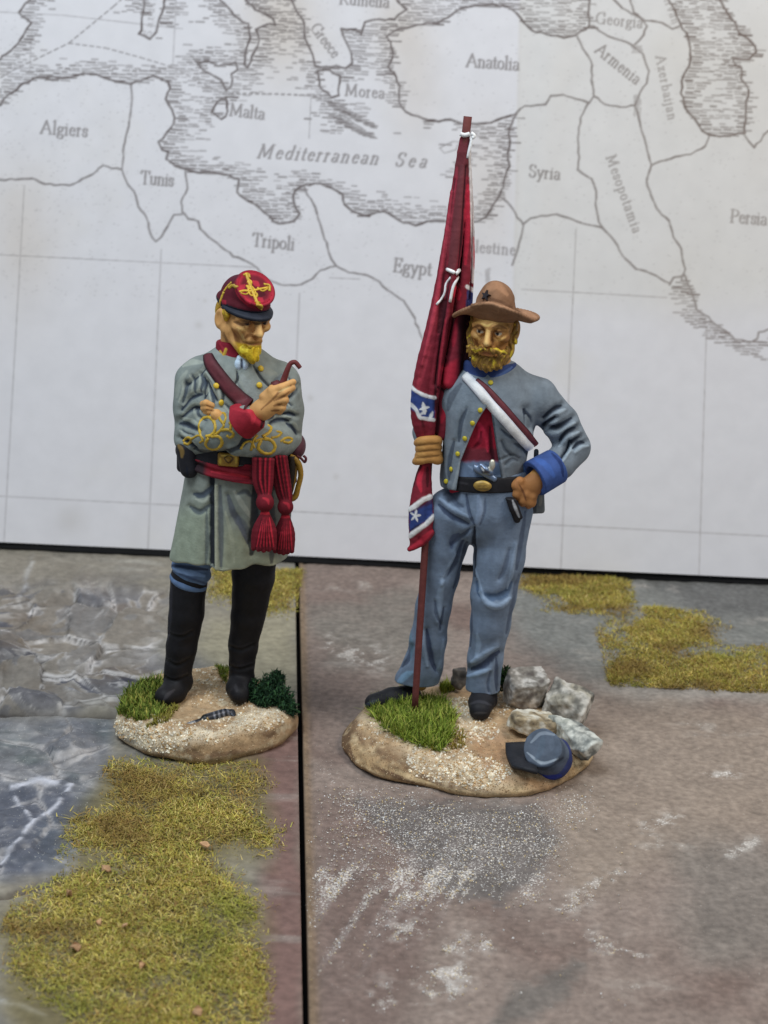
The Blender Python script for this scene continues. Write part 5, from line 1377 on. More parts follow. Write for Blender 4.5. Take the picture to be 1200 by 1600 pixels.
# shoes
for nm, path, rd in (('shoe', [(756, 1092, .05), (752, 1098, -.22), (750, 1110, -.46)], [.23, .205, .175]), ('shoe', [(640, 1088, .28), (612, 1092, .12), (584, 1098, -.02)], [.20, .185, .15])):
    lo_ = np.min([S(*q) for q in path], 0) - .4; hi_ = np.max([S(*q) for q in path], 0) + .4
    f = Field(lo_, hi_, .016); f.chain([S(*q) for q in path], rd, .05, sy=1.0)
    f.cut((0, 0, min(S(*q)[2] for q in path) - .10), (0, 0, -1), .02)
    V, F = f.mesh(); b = Brush(V, F, C(27, 27, 31), 16., .15); b.stroke([(734, 1100), (750, 1096), (768, 1102)], 4, C(58, 58, 64), .6); b.stroke([(742, 1114), (760, 1114)], 3, C(70, 68, 68), .5)
    b.stroke([(570, 1102), (590, 1094)], 5, C(52, 60, 74), .6)
    b.obj(nm, MAT['leather'], sol)

# ---- shirt and waistband
f = Field(S(700, 775, 0) + np.array([0, -.9, 0]), S(815, 625, 0) + np.array([0, .2, 0]), .017)
f.cone(S(756, 650, 0), S(754, 745, 0), .55, .60, 0, .74)
V, F = f.mesh(); b = Brush(V, F, C(146, 32, 50), 17., .08)
b.area([(720, 700), (790, 700), (790, 722), (720, 722)], C(96, 40, 48), .9, 4); b.area([(715, 721), (800, 721), (800, 752), (715, 752)], C(98, 114, 138), 1, 3)
b.stroke([(748, 660), (752, 672), (750, 690)], 9, C(186, 44, 70), .8, -.03); b.stroke([(757, 672), (762, 690), (762, 705)], 7, C(178, 42, 64), .7, -.02); b.stroke([(740, 700), (750, 690), (752, 675)], 5, C(80, 18, 30), .7, .03); b.stroke([(766, 668), (768, 700), (772, 720)], 6, C(50, 16, 26), .8, .03)
b.stroke([(732, 728), (750, 738), (774, 746)], 4, C(140, 158, 182), .6)
b.obj('shirt', MAT['cloth'], sol)

# ---- shell jacket
f = Field(S(630, 800, 0) + np.array([0, -1.0, 0]), S(945, 570, 0) + np.array([0, 1.1, 0]), .015)
f.cone(S(768, 632, 0), S(752, 745, 0), .70, .66, 0, .76)
f.cone(S(772, 612, .05), S(770, 640, 0), .52, .66, .15, .78)
f.cone(S(722, 618, .08), S(838, 622, .04), .27, .29, .15, .95)
f.cone(S(768, 592, .08), S(770, 615, .06), .27, .45, .10); f.cone(S(796, 594, .06), S(842, 616, .04), .15, .26, .10)
f.chain([S(842, 624, .02), S(876, 660, .08), S(895, 698, .10)], [.31, .28, .275], .05)
f.chain([S(895, 700, .10), S(874, 724, -.12), S(858, 735, -.22)], [.275, .255, .235], .04)
f.chain([S(712, 626, .10), S(682, 654, .32), S(668, 676, .38), S(668, 696, .15)], [.27, .24, .23, .17], .06)
f.cut((0, 0, S(752, 776, -.4)[2]), (0.08, -.1, -1), .03)
# front opening
def opening(X, Y, Z):
    P = np.stack(np.broadcast_arrays(X, Y, Z), -1).reshape(-1, 3); px_, py_ = PX(P)
    pts = [(766, 628), (754, 645), (743, 664), (732, 690), (720, 720), (708, 800), (790, 800), (785, 760), (779, 720), (774, 690), (769, 655)]
    d, _ = polydist(px_, py_, pts + [pts[0]]); sd = np.where(inpoly(px_, py_, pts), -d, d) / 100
    sd = np.where(P[:, 1] > SY - .12, np.maximum(sd, P[:, 1] - SY + .12), sd)
    return sd.reshape(np.broadcast(X, Y, Z).shape)
f.add(opening, S(700, 810, -1) , S(800, 620, .1), .01, 's')
f.cone(S(756, 655, 0), S(754, 790, 0), .52, .57, 0, .74, op='s')
f.cut(S(714, 790, 0), (-.95, 0, -.9)) if False else None
V, F = f.mesh(); b = Brush(V, F, C(108, 117, 126), 18., .05)
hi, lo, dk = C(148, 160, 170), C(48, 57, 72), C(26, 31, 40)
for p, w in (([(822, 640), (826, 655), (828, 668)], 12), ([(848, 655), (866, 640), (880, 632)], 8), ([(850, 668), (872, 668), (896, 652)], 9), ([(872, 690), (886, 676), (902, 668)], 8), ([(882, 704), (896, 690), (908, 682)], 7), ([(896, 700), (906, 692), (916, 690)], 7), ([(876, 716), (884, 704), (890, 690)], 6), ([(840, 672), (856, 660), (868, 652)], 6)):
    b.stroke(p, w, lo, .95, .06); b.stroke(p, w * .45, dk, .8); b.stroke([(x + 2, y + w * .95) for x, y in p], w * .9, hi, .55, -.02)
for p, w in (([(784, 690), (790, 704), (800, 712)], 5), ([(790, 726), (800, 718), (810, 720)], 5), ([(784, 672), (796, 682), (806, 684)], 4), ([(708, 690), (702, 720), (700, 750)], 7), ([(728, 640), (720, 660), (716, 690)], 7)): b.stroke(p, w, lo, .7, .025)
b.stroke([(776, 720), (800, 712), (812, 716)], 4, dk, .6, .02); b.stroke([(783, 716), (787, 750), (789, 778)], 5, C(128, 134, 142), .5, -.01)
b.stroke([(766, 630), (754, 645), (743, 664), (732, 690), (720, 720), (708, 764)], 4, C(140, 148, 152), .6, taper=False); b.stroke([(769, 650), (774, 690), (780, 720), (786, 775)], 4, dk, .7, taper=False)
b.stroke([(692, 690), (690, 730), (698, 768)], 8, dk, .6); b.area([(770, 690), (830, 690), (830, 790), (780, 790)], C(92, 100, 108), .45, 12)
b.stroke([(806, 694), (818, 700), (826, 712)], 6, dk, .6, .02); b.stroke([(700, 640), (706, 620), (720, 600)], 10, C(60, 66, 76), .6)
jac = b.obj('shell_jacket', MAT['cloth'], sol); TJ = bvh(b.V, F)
bd2 = ball_data('button', .042, .6, MAT['gold'], C(172, 158, 40))
for (x, y) in ((752, 641), (740, 661), (728, 685), (717, 709), (707, 733), (699, 752), (768, 598)): stud('button', bd2, TJ, x - 1.5, y, jac, .010)
# collar
f = Field(S(715, 615, 0) + np.array([0, -.9, 0]), S(825, 555, 0) + np.array([0, .9, 0]), .015)
for i, p in enumerate(ring_points(S(766, 587, .06), .385, .375, Rz(-8) @ Rx(-5), 8, 352, 48)):
    f.cone(p, p * .96 + .04 * S(766, 590, .06) + (S(766, 572, 0) - S(766, 590, 0)), .055, .05, .03)
V, F = f.mesh(); b = Brush(V, F, C(44, 58, 100), 19., .1); b.stroke([(770, 592), (786, 584), (800, 574)], 5, C(78, 100, 146), .7); b.stroke([(732, 582), (748, 592), (760, 596)], 4, C(66, 84, 128), .6); b.stroke([(764, 590), (765, 604)], 4, C(22, 26, 44), .8)
b.obj('collar', MAT['cloth'], jac)
# cuff
f = Field(S(790, 790, 0) + np.array([0, -1.0, 0]), S(900, 690, 0) + np.array([0, .5, 0]), .016)
a_, b_ = S(873, 726, -.12), S(829, 751, -.40)
f.cone(a_, b_, .285, .30, 0); f.cut(a_ * .92 + b_ * .08, a_ - b_); f.cut(a_ * .12 + b_ * .88, b_ - a_); f.cone(a_ * .2 + b_ * .8, b_ * 1.4 - a_ * .4, .20, .25, .01, op='s')
V, F = f.mesh(); b = Brush(V, F, C(54, 75, 126), 20., .06); b.stroke([(816, 726), (818, 742), (830, 760)], 7, C(92, 134, 188), .75); b.stroke([(836, 716), (852, 726), (866, 744)], 9, C(60, 92, 158), .5); b.stroke([(862, 708), (876, 724), (880, 744)], 5, C(28, 40, 80), .8); b.stroke([(812, 730), (812, 748), (824, 766)], 3, C(20, 26, 50), .9)
b.obj('cuff', MAT['cloth'], jac)
# straps over the chest
ribbon('white_strap', TJ, [(728, 588), (742, 602), (762, 626), (785, 652), (806, 676), (818, 690), (826, 699)], [14, 16, 16, 16, 15, 14, 13], MAT['cloth'], sol, C(208, 214, 224), .045, .10, edge=C(176, 180, 192))
ribbon('brown_strap', TJ, [(745, 595), (761, 608), (783, 632), (805, 658), (823, 680), (834, 695)], [9, 10, 11, 12, 13, 12], MAT['leather'], sol, C(92, 44, 50), .03, .09, edge=C(46, 22, 28))
# belt, buckle, holster things
f = Field(S(680, 800, 0) + np.array([0, -1.0, 0]), S(850, 730, 0) + np.array([0, 1.0, 0]), .017)
f.cone(S(762, 762, 0), S(762, 752, 0), .675, .665, 0, .78); f.cut(S(760, 771, -.5), (0.05, -.1, -1), .02); f.cut(S(760, 747, -.5), (-.05, .1, 1), .02)
V, F = f.mesh(); b = Brush(V, F, C(28, 27, 30), 21., .2); b.stroke([(704, 752), (730, 756)], 3, C(54, 52, 56), .6)
blt = b.obj('waist_belt', MAT['leather'], sol); TB2 = bvh(b.V, F)
p, n = cast(TB2, 754, 759)
f = Field(p - .3, p + .3, .012); f.ell(p + n * .01, (.145, .05, .088), 0, Rz(-4)); V, F = f.mesh(); b = Brush(V, F, C(140, 112, 52), 22., .2); b.stroke([(744, 754), (756, 752), (764, 756)], 3, C(188, 158, 86), .7); b.stroke([(748, 764), (762, 764)], 2.5, C(84, 62, 30), .7); b.stroke([(746, 759), (762, 759)], 2, C(96, 72, 36), .6)
b.obj('buckle', MAT['gold'], blt)
f = Field(S(735, 760, 0) + np.array([0, -1.0, 0]), S(790, 700, 0) + np.array([0, .1, 0]), .013)
f.chain([S(752, 728, -.50), S(758, 734, -.54), S(766, 738, -.52)], [.05, .06, .05], .02); f.ell(S(769, 726, -.52), (.05, .05, .09), .02); f.cone(S(740, 730, -.48), S(772, 748, -.48), .06, .05, .02)
V, F = f.mesh(); b = Brush(V, F, C(100, 116, 140), 23., .1); b.area([(764, 716), (776, 716), (776, 736), (764, 736)], C(190, 186, 170), .9); b.stroke([(752, 728), (757, 736), (764, 738)], 5, C(60, 56, 60), .9); b.stroke([(752, 731), (756, 736)], 2.5, C(220, 220, 224), .9)
b.obj('tucked_pistol', MAT['steel'], sol)
f = Field(S(780, 830, 0) + np.array([0, -1.0, 0]), S(840, 765, 0) + np.array([0, .1, 0]), .013)
f.chain([S(796, 776, -.50), S(803, 794, -.50), S(808, 812, -.46)], [.07, .075, .055], .02); f.cone(S(804, 782, -.54), S(813, 808, -.50), .03, .04, .01)
V, F = f.mesh(); b = Brush(V, F, C(26, 26, 30), 24.); b.stroke([(801, 782), (811, 808)], 4, C(150, 152, 156), .85); b.obj('bayonet_scabbard', MAT['leather'], sol)
f = Field(S(810, 820, 0) + np.array([0, -.6, 0]), S(880, 680, 0) + np.array([0, .9, 0]), .016)
f.box(S(838, 775, .25), (.12, .22, .24), 0, Ry(-6), .05); f.cone(S(838, 705, .12), S(836, 760, .15), .04, .04, .01); f.ell(S(848, 752, .1), (.18, .16, .2), .03)
V, F = f.mesh(); b = Brush(V, F, C(92, 96, 98), 25.); b.stroke([(846, 760), (844, 790)], 5, C(140, 138, 128), .6); b.stroke([(834, 780), (836, 800)], 6, C(40, 42, 46), .7); b.obj('haversack', MAT['cloth'], sol)

# ---- staff and furled flag
flag = empty('flag', S(648, 1105, -.42)); flag.parent = sol
flag.location = Vector(S(648, 1105, -.42) - origin_of(sol))
tube('flagstaff', [S(648, 1108, pole_dy(1105)), S(656, 980, pole_dy(980)), S(664, 855, pole_dy(855)), S(671, 705, pole_dy(705)), S(685, 590, pole_dy(590)), S(708, 390, pole_dy(390)), S(731, 182, pole_dy(182))], [.055, .057, .058, .06, .062, .064, .066], MAT['cloth'], flag, C(92, 50, 48), 12, 6)
f = Field(S(625, 880, 0) + np.array([0, -.75, 0]), S(755, 205, 0) + np.array([0, .95, 0]), .0145)
def fl(pts, rad, k=.03, d=0.0, sy=1.0): f.chain([S(x, y, pole_dy(y) + dd) for x, y, dd in pts], rad, k, n=4, sy=sy)
fl([(724, 218, 0), (712, 300, -.02), (700, 380, -.03), (686, 470, -.05), (672, 540, -.10), (660, 600, -.12), (657, 650, -.12), (662, 686, -.08)], [.06, .075, .085, .105, .135, .15, .15, .10], .015, sy=.9)
fl([(728, 218, 0), (721, 300, -.06), (713, 380, -.09), (704, 450, -.12), (692, 520, -.12), (680, 590, -.14), (674, 640, -.12), (670, 688, -.08)], [.06, .08, .09, .09, .10, .10, .10, .08], .012)
fl([(731, 225, .02), (731, 300, 0), (729, 380, 0), (724, 450, 0), (716, 510, -.02), (709, 560, -.05), (703, 596, -.06)], [.04, .06, .075, .095, .10, .13, .12], .012, sy=.9)
fl([(727, 300, .07), (719, 420, .09), (707, 520, .10), (694, 600, .08), (684, 670, .05)], [.05, .08, .10, .12, .10], .02)
fl([(712, 600, .1), (700, 640, .05), (690, 680, .02)], [.14, .13, .09], .02)
fl([(733, 240, .08), (738, 340, .10), (739, 420, .12), (737, 470, .14)], [.02, .028, .035, .06], .008)
fl([(726, 480, .12), (722, 560, .14), (712, 640, .12)], [.12, .14, .12], .04)
fl([(666, 722, -.02), (660, 750, -.04), (655, 785, -.06), (651, 815, -.06), (646, 850, -.06)], [.08, .12, .145, .13, .06], .015, sy=.8)
fl([(668, 722, -.02), (668, 765, -.05), (670, 800, -.04), (668, 830, -.04)], [.05, .07, .08, .07], .012)
fl([(640, 858, -.06), (660, 846, -.06), (674, 832, -.05)], [.04, .06, .05], .03)
fl([(656, 820, -.05), (664, 840, -.05)], [.1, .08], .03)
f.warp(lambda P: .012 * fbm(P, 3., 3, 2.))
V, F = f.mesh(); b = Brush(V, F, C(112, 34, 46), 26., .08)
red, rdk, rhi, blu, wht = C(112, 34, 46), C(44, 17, 23), C(176, 42, 60), C(46, 62, 114), C(212, 214, 218)
b.area([(720, 215), (740, 215), (736, 275), (706, 275)], C(86, 42, 46), .85, 5)
b.stroke([(722, 260), (716, 330), (708, 400), (702, 440)], 15, C(96, 50, 54), .85); b.stroke([(714, 262), (700, 360), (686, 450), (668, 540)], 8, C(152, 54, 68), .55)
b.stroke([(710, 280), (700, 360), (692, 440), (684, 520)], 4, rdk, .7, .02); b.stroke([(729, 260), (724, 340), (719, 410), (716, 440)], 4, rdk, .9, .03); b.stroke([(732, 290), (731, 350), (727, 412)], 9, C(170, 38, 58), .85)
b.stroke([(735, 240), (738, 340), (739, 440)], 5, C(196, 192, 190), .9, taper=False); b.stroke([(740, 370), (741, 420)], 2.5, rhi, .7)
b.stroke([(700, 430), (690, 520), (680, 600)], 7, C(60, 20, 28), .9, .05); b.stroke([(706, 300), (694, 400), (676, 500), (660, 570)], 5, C(166, 58, 72), .6, -.02); b.stroke([(696, 500), (688, 560), (682, 610)], 5, C(150, 40, 54), .6, -.02); b.stroke([(664, 560), (656, 590)], 5, C(70, 22, 30), .6, .02); b.stroke([(660, 660), (664, 680)], 5, C(70, 22, 30), .7, .02); b.stroke([(672, 540), (660, 580), (652, 612)], 9, C(150, 50, 62), .5); b.stroke([(692, 470), (684, 560), (680, 640)], 5, rdk, .85, .03)
b.stroke([(713, 450), (716, 466)], 14, rhi, .8); b.stroke([(706, 484), (704, 530), (696, 570)], 8, C(88, 26, 36), .8, .02); b.stroke([(712, 500), (708, 540)], 9, C(160, 38, 56), .6)
b.area([(690, 575), (718, 560), (722, 588), (706, 610), (688, 600)], C(178, 44, 62), .85, 5); b.stroke([(686, 606), (704, 614), (718, 600)], 5, C(40, 16, 22), .9, .03); b.area([(716, 490), (745, 490), (735, 640), (716, 600)], C(34, 22, 28), .9, 5)
b.stroke([(698, 625), (694, 645), (690, 660)], 8, C(160, 36, 54), .8); b.stroke([(684, 625), (684, 660), (682, 684)], 6, C(40, 18, 24), .8)
b.area([(730, 452), (745, 448), (745, 486), (728, 480)], blu, .95, 2); b.stroke([(730, 448), (744, 456)], 6, wht, .9, taper=False)
b.area([(640, 606), (652, 614), (680, 624), (680, 656), (664, 654), (640, 638)], blu, 1, 2); b.stroke([(642, 604), (652, 612), (664, 618), (680, 622)], 5, wht, .95, -.01, taper=False)
b.stroke([(642, 632), (650, 640), (656, 652), (664, 654), (678, 656)], 5, wht, .9, taper=False); b.stroke([(661, 630), (664, 646)], 6, wht, .95); b.stroke([(656, 640), (670, 636)], 4, wht, .95); b.stroke([(656, 648), (666, 642)], 4, wht, .8); b.stroke([(672, 654), (676, 644)], 5, wht, .9)
b.stroke([(656, 690), (660, 676), (672, 668)], 9, C(110, 30, 42), .6)
b.stroke([(662, 730), (655, 750), (658, 768)], 8, rhi, .8); b.stroke([(646, 760), (650, 740), (658, 728)], 5, rdk, .7); b.stroke([(668, 730), (668, 760)], 5, rdk, .7)
b.area([(638, 800), (675, 780), (678, 808), (640, 830)], blu, 1, 2); b.area([(638, 790), (676, 772), (676, 786), (638, 803)], C(70, 30, 40), .6, 2)
b.stroke([(640, 796), (652, 788), (660, 782), (672, 776)], 7, wht, .95, -.015, taper=False); b.stroke([(640, 838), (652, 828), (666, 818), (678, 806)], 7, wht, .95, -.015, taper=False); b.stroke([(640, 830), (658, 818)], 3, C(20, 26, 50), .8)
sx_, sy_ = 649, 806
for k in range(5):
    a = -math.pi / 2 + k * 2 * math.pi / 5 + .2; b.stroke([(sx_, sy_), (sx_ + 8 * math.cos(a), sy_ + 9 * math.sin(a))], 3.0, wht, .95)
b.stroke([(640, 858), (656, 848), (676, 828)], 9, C(160, 38, 54), .7)
cl = b.obj('flag_cloth', MAT['cloth'], flag); TF = bvh(b.V, F)
wt = C(214, 216, 222)
def rib(pts, r, d): tube('ribbon', [S(x, y, pole_dy(y) + d) for x, y in pts], r, MAT['cloth'], flag, wt, 7)
rib([(719, 209), (726, 211), (734, 209)], .034, -.07); rib([(736, 208), (741, 212), (738, 216)], .032, -.07); rib([(737, 216), (735, 228), (730, 247)], [.018, .026, .02], -.07)
for pts, r in (([(699, 421), (706, 424), (710, 426)], .03), ([(712, 428), (719, 420), (714, 424)], .032), ([(704, 434), (697, 444), (694, 460), (682, 476)], .02), ([(716, 432), (708, 448), (703, 472)], .024)):
    P = on_surface(TF, [tuple(p) for p in smooth_poly(pts, 4)], .002)
    if len(P) > 2: tube('ribbon', P, r, MAT['cloth'], flag, wt, 7, 0)
# ------------------------------------------------------------------ sculpted bases, stones, grass
def base_field(cx, cy, rx, ry, top, seed, bumps, h=.026, lean=.10):
    f = Field((cx - rx - .25, cy - ry - .25, -.02), (cx + rx + .25, cy + ry + .25, top + .55), h)
    X, Y, Z = f.ax[0][:, None, None], f.ax[1][None, :, None], f.ax[2][None, None, :]
    an = np.arctan2(Y - cy, X - cx)
    wob = 1 + .035 * np.sin(an * 3 + seed) + .025 * np.sin(an * 5 + 2 * seed) + .012 * np.sin(an * 9 + seed)
    q = np.sqrt(((X - cx) / rx) ** 2 + ((Y - cy) / ry) ** 2) / wob
    prof = 1 - lean * np.clip(Z / top, 0, 1.2) ** 2 - .05 * np.clip(.10 - Z, 0, 1) / .10
    side = (q - prof) * min(rx, ry)
    ht = np.full((len(f.ax[0]), len(f.ax[1]), 1), top)
    for (bx, by, br, bh) in bumps: ht = ht + bh * np.exp(-((X - bx) ** 2 + (Y - by) ** 2) / br ** 2)
    xy = np.stack(np.broadcast_arrays(X, Y, 0 * X * Y), -1)
    ht = ht + .05 * fbm(xy, 1.4, 4, seed) + .035 * fbm(xy, 4.5, 3, seed + 9)
    tp = (Z - ht) * .9
    k = .16
    t = np.clip(.5 + .5 * (side - tp) / k, 0, 1)
    f.d = (tp + (side - tp) * t + k * t * (1 - t)).astype(np.float32)
    f.d = np.maximum(f.d, (.004 - Z).astype(np.float32) + 0 * f.d)
    xyz = lambda P: .022 * np.sin(9 * P[:, 2] + 5 * fbm(P, .7, 3, seed)) * np.clip((.42 - P[:, 2]) / .2, 0, 1) + .026 * fbm(P, 4.5, 4, seed)
    f.warp(xyz)
    return f
def grit(name, tree, spots, n, r0, r1, col, parent, seed, label=None, spread=0.02):
    """little grains glued on a surface; spots are (px, py, radius px, share)"""
    g = np.random.default_rng(seed); V = []; F = []; cs = []
    w = np.array([s[3] for s in spots], float); w = np.cumsum(w / w.sum())
    oc = np.array([[1, 0, 0], [0, 1, 0], [-1, 0, 0], [0, -1, 0], [0, 0, 1], [0, 0, -1]], float)
    of = [(0, 1, 4), (1, 2, 4), (2, 3, 4), (3, 0, 4), (1, 0, 5), (2, 1, 5), (3, 2, 5), (0, 3, 5)]
    for k in range(n):
        s = spots[min(int(np.searchsorted(w, g.random())), len(spots) - 1)]
        rr = s[2] * math.sqrt(g.random()); a = g.random() * 6.28
        x, y = s[0] + rr * math.cos(a) * (s[4] if len(s) > 4 else 1), s[1] + rr * math.sin(a) * (s[5] if len(s) > 5 else .6)
        if tree is None: p = G(x, y, .012)
        else:
            p, nn = cast(tree, x, y)
            if p is None: continue
        r = r0 + (r1 - r0) * g.random() ** 2.5
        b0 = len(V); R_ = Rz(g.random() * 360) @ Rx(g.random() * 360)
        for o in oc * (g.random((6, 1)) * .6 + .6) * r: V.append(p + R_ @ o)
        F += [tuple(b0 + i for i in t) for t in of]
        c = np.asarray(col[g.integers(len(col))]) * (.8 + .4 * g.random()); cs += [c] * 6
    o = mesh_obj(name, np.array(V), np.array(F), MAT['stone'], parent, col=np.array(cs), smooth=False)
    tag(o, label, kind='stuff'); return o
def blades(name, roots, lens, cols, parent, seed, wid=.016, lean=.5, up=1.0, curl=.3, segs=2):
    g = np.random.default_rng(seed); n = len(roots)
    roots = np.asarray(roots); L = lens[0] + (lens[1] - lens[0]) * g.random(n) ** 1.6
    a = g.random(n) * 2 * np.pi; d = np.stack([np.cos(a), np.sin(a), np.zeros(n)], -1)
    tilt = lean * g.random(n)
    u = np.stack([-np.sin(a + g.normal(0, .6, n)), np.cos(a), np.zeros(n)], -1)
    dirv = d * np.sin(tilt)[:, None] + np.array([0, 0, 1.0]) * (np.cos(tilt) * up)[:, None]
    w = wid * (.6 + .8 * g.random(n))
    mid = roots + dirv * (L * .55)[:, None]; end = mid + (dirv * (1 - curl) + d * curl * (g.random(n) + .3)[:, None]) * (L * .45)[:, None]
    V = np.stack([roots - u * w[:, None], roots + u * w[:, None], mid - u * w[:, None] * .7, mid + u * w[:, None] * .7, end - u * w[:, None] * .15, end + u * w[:, None] * .15], 1).reshape(-1, 3)
    i = np.arange(n)[:, None] * 6
    F = np.concatenate([i + np.array([0, 1, 3, 2]), i + np.array([2, 3, 5, 4])])
    cols = np.asarray(cols); c = cols[g.integers(len(cols), size=n)] * (.75 + .5 * g.random((n, 1)))
    o = mesh_obj(name, V, F, MAT['grass'], parent, col=np.repeat(c, 6, 0)); o['kind'] = 'stuff'
    return o
MAT['grass'] = paint_mat('static_grass', rough=0.8, bump=0, spec=0.15, vary=0.15, vscale=3)
def roots_on(tree, poly, n, seed, sink=.02):
    g = np.random.default_rng(seed); out = []
    x0, x1 = min(p[0] for p in poly), max(p[0] for p in poly); y0, y1 = min(p[1] for p in poly), max(p[1] for p in poly)
    xs, ys = g.uniform(x0, x1, n * 3), g.uniform(y0, y1, n * 3)
    ok = inpoly(xs, ys, poly)
    for x, y in zip(xs[ok][:n], ys[ok][:n]):
        p, nn = cast(tree, x, y)
        if p is not None: out.append(p - np.array([0, 0, sink]))
    if not out: out.append(G(poly[0][0], poly[0][1], .3))
    return out

# ---- officer's base
f = base_field(-2.80, .36, 1.50, 1.50, .44, 1.3, [(-2.75, 1.35, .5, .16), (-2.1, .6, .5, .05), (-3.3, -.75, .45, .06)])
V, F = f.mesh(); b = Brush(V, F, C(148, 124, 95), 30., .12)
zz = b.V[:, 2]; n3 = fbm(b.V, 3., 4, 4.); n8 = fbm(b.V, 8., 3, 6.)
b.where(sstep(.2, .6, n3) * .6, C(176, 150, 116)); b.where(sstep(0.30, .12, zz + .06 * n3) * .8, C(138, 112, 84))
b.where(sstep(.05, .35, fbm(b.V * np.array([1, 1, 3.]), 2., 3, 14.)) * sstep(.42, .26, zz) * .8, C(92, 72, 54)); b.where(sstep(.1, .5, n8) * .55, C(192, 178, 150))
b.area([(175, 1125), (250, 1145), (330, 1140), (440, 1090), (455, 1110), (400, 1150), (300, 1180), (190, 1160)], C(196, 186, 164), .0, 8)
for p, w in (([(178, 1120), (186, 1145), (215, 1158)], 22), ([(215, 1150), (250, 1160), (290, 1150), (320, 1140)], 26), ([(330, 1142), (380, 1128), (440, 1105)], 24), ([(240, 1110), (245, 1135), (222, 1140)], 14)):
    b.stroke(p, w, C(196, 188, 168), .55, taper=False, soft=.9)
b.stroke([(180, 1160), (230, 1185), (300, 1192), (380, 1180), (450, 1150)], 8, C(128, 112, 86), .6, taper=False)
b.stroke([(178, 1140), (200, 1156), (215, 1160)], 7, C(90, 88, 84), .6)
b.stroke([(285, 1138), (310, 1128), (340, 1136), (365, 1122)], 14, C(120, 90, 58), .7); b.stroke([(330, 1040), (335, 1070), (320, 1095)], 16, C(186, 164, 132), .5)
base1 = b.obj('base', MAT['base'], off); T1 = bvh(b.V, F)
tan, wh, gr_ = C(168, 140, 102), C(206, 198, 182), C(130, 124, 112)
grit('grit', T1, [(255, 1150, 45, 3), (200, 1140, 28, 2), (400, 1115, 50, 3), (330, 1140, 40, 1), (320, 1080, 40, 1), (335, 1045, 30, 1), (210, 1090, 60, .6)], 2400, .008, .034, [wh, wh, tan, C(188, 174, 146)], base1, 5)
blades('grass_tuft', roots_on(T1, [(182, 1115), (195, 1085), (225, 1065), (262, 1062), (262, 1090), (255, 1118), (215, 1128)], 2600, 1), (.10, .24), [C(96, 112, 46), C(116, 130, 56), C(80, 94, 40), C(146, 142, 70), C(104, 118, 50)], base1, 2, .012, .9)
blades('grass_tuft', roots_on(T1, [(250, 1116), (262, 1092), (282, 1104), (262, 1128), (225, 1140)], 500, 11), (.06, .16), [C(132, 128, 60), C(116, 110, 50)], base1, 12, .010, .9)
blades('grass_tuft', roots_on(T1, [(310, 1020), (345, 1012), (362, 1040), (352, 1070), (335, 1040), (315, 1034)], 1400, 3), (.06, .14), [C(98, 112, 44), C(84, 100, 40), C(120, 122, 56)], base1, 4, .012, 1.1)
blades('grass_tuft', roots_on(T1, [(395, 1030), (425, 1036), (452, 1066), (440, 1080), (400, 1060)], 900, 5), (.06, .14), [C(128, 124, 44), C(110, 112, 44)], base1, 6, .012, 1.1)
g = np.random.default_rng(21); R_ = []
for (x, y, z, r) in ((400, 1080, .62, .22), (425, 1074, .62, .24), (440, 1090, .55, .20), (412, 1092, .56, .20), (450, 1108, .42, .16), (388, 1088, .55, .14), (432, 1062, .66, .16), (448, 1100, .30, .14)):
    c0 = G(x, y, z) 
    v = g.normal(size=(800, 3)); v /= np.linalg.norm(v, axis=1, keepdims=True); R_.append(c0 + v * r * (.4 + .6 * g.random((800, 1))))
bush1 = blades('foliage_clump', np.concatenate(R_), (.05, .12), [C(36, 62, 40), C(28, 50, 34), C(48, 76, 46), C(22, 40, 28)], base1, 22, .012, 3.0)
sand = [C(160, 138, 108), C(140, 114, 84), C(178, 160, 130), C(124, 100, 74)]
grit('sand_grains', T1, [(315, 1100, 150, 4, 1, .45), (310, 1160, 140, 2, 1, .25), (340, 1050, 50, 1)], 5000, .005, .015, sand, base1, 55)
# half-buried revolver
pc = G(335, 1122, .46)
f = Field(pc - .7, pc + .7, .0135)
a_, b_ = G(284, 1136, .43), G(352, 1114, .46)
f.cone(a_, a_ * .55 + b_ * .45, .040, .045, 0); f.cone(a_ * .45 + b_ * .55, a_ * .05 + b_ * .95, .085, .08, .02)
f.chain([b_, G(362, 1114, .44), G(366, 1122, .40)], [.07, .06, .05], .02)
V, F = f.mesh(); b = Brush(V, F, C(48, 50, 56), 31., .15); b.stroke([(282, 1134), (304, 1127)], 5, C(150, 154, 160), .8); b.area([(312, 1100), (322, 1100), (324, 1140), (314, 1140)], C(30, 32, 30), .8); b.stroke([(324, 1122), (328, 1134)], 4, C(150, 128, 76), .8)
for k in range(4): b.stroke([(334 + k * 7, 1112 - k * 2), (337 + k * 7, 1126 - k * 2)], 2.6, C(128, 132, 142), .7)
b.stroke([(344, 1106), (350, 1105)], 4, C(196, 164, 40), .95)
tag(b.obj('revolver', MAT['steel'], base1), 'small dark revolver half buried in sand')

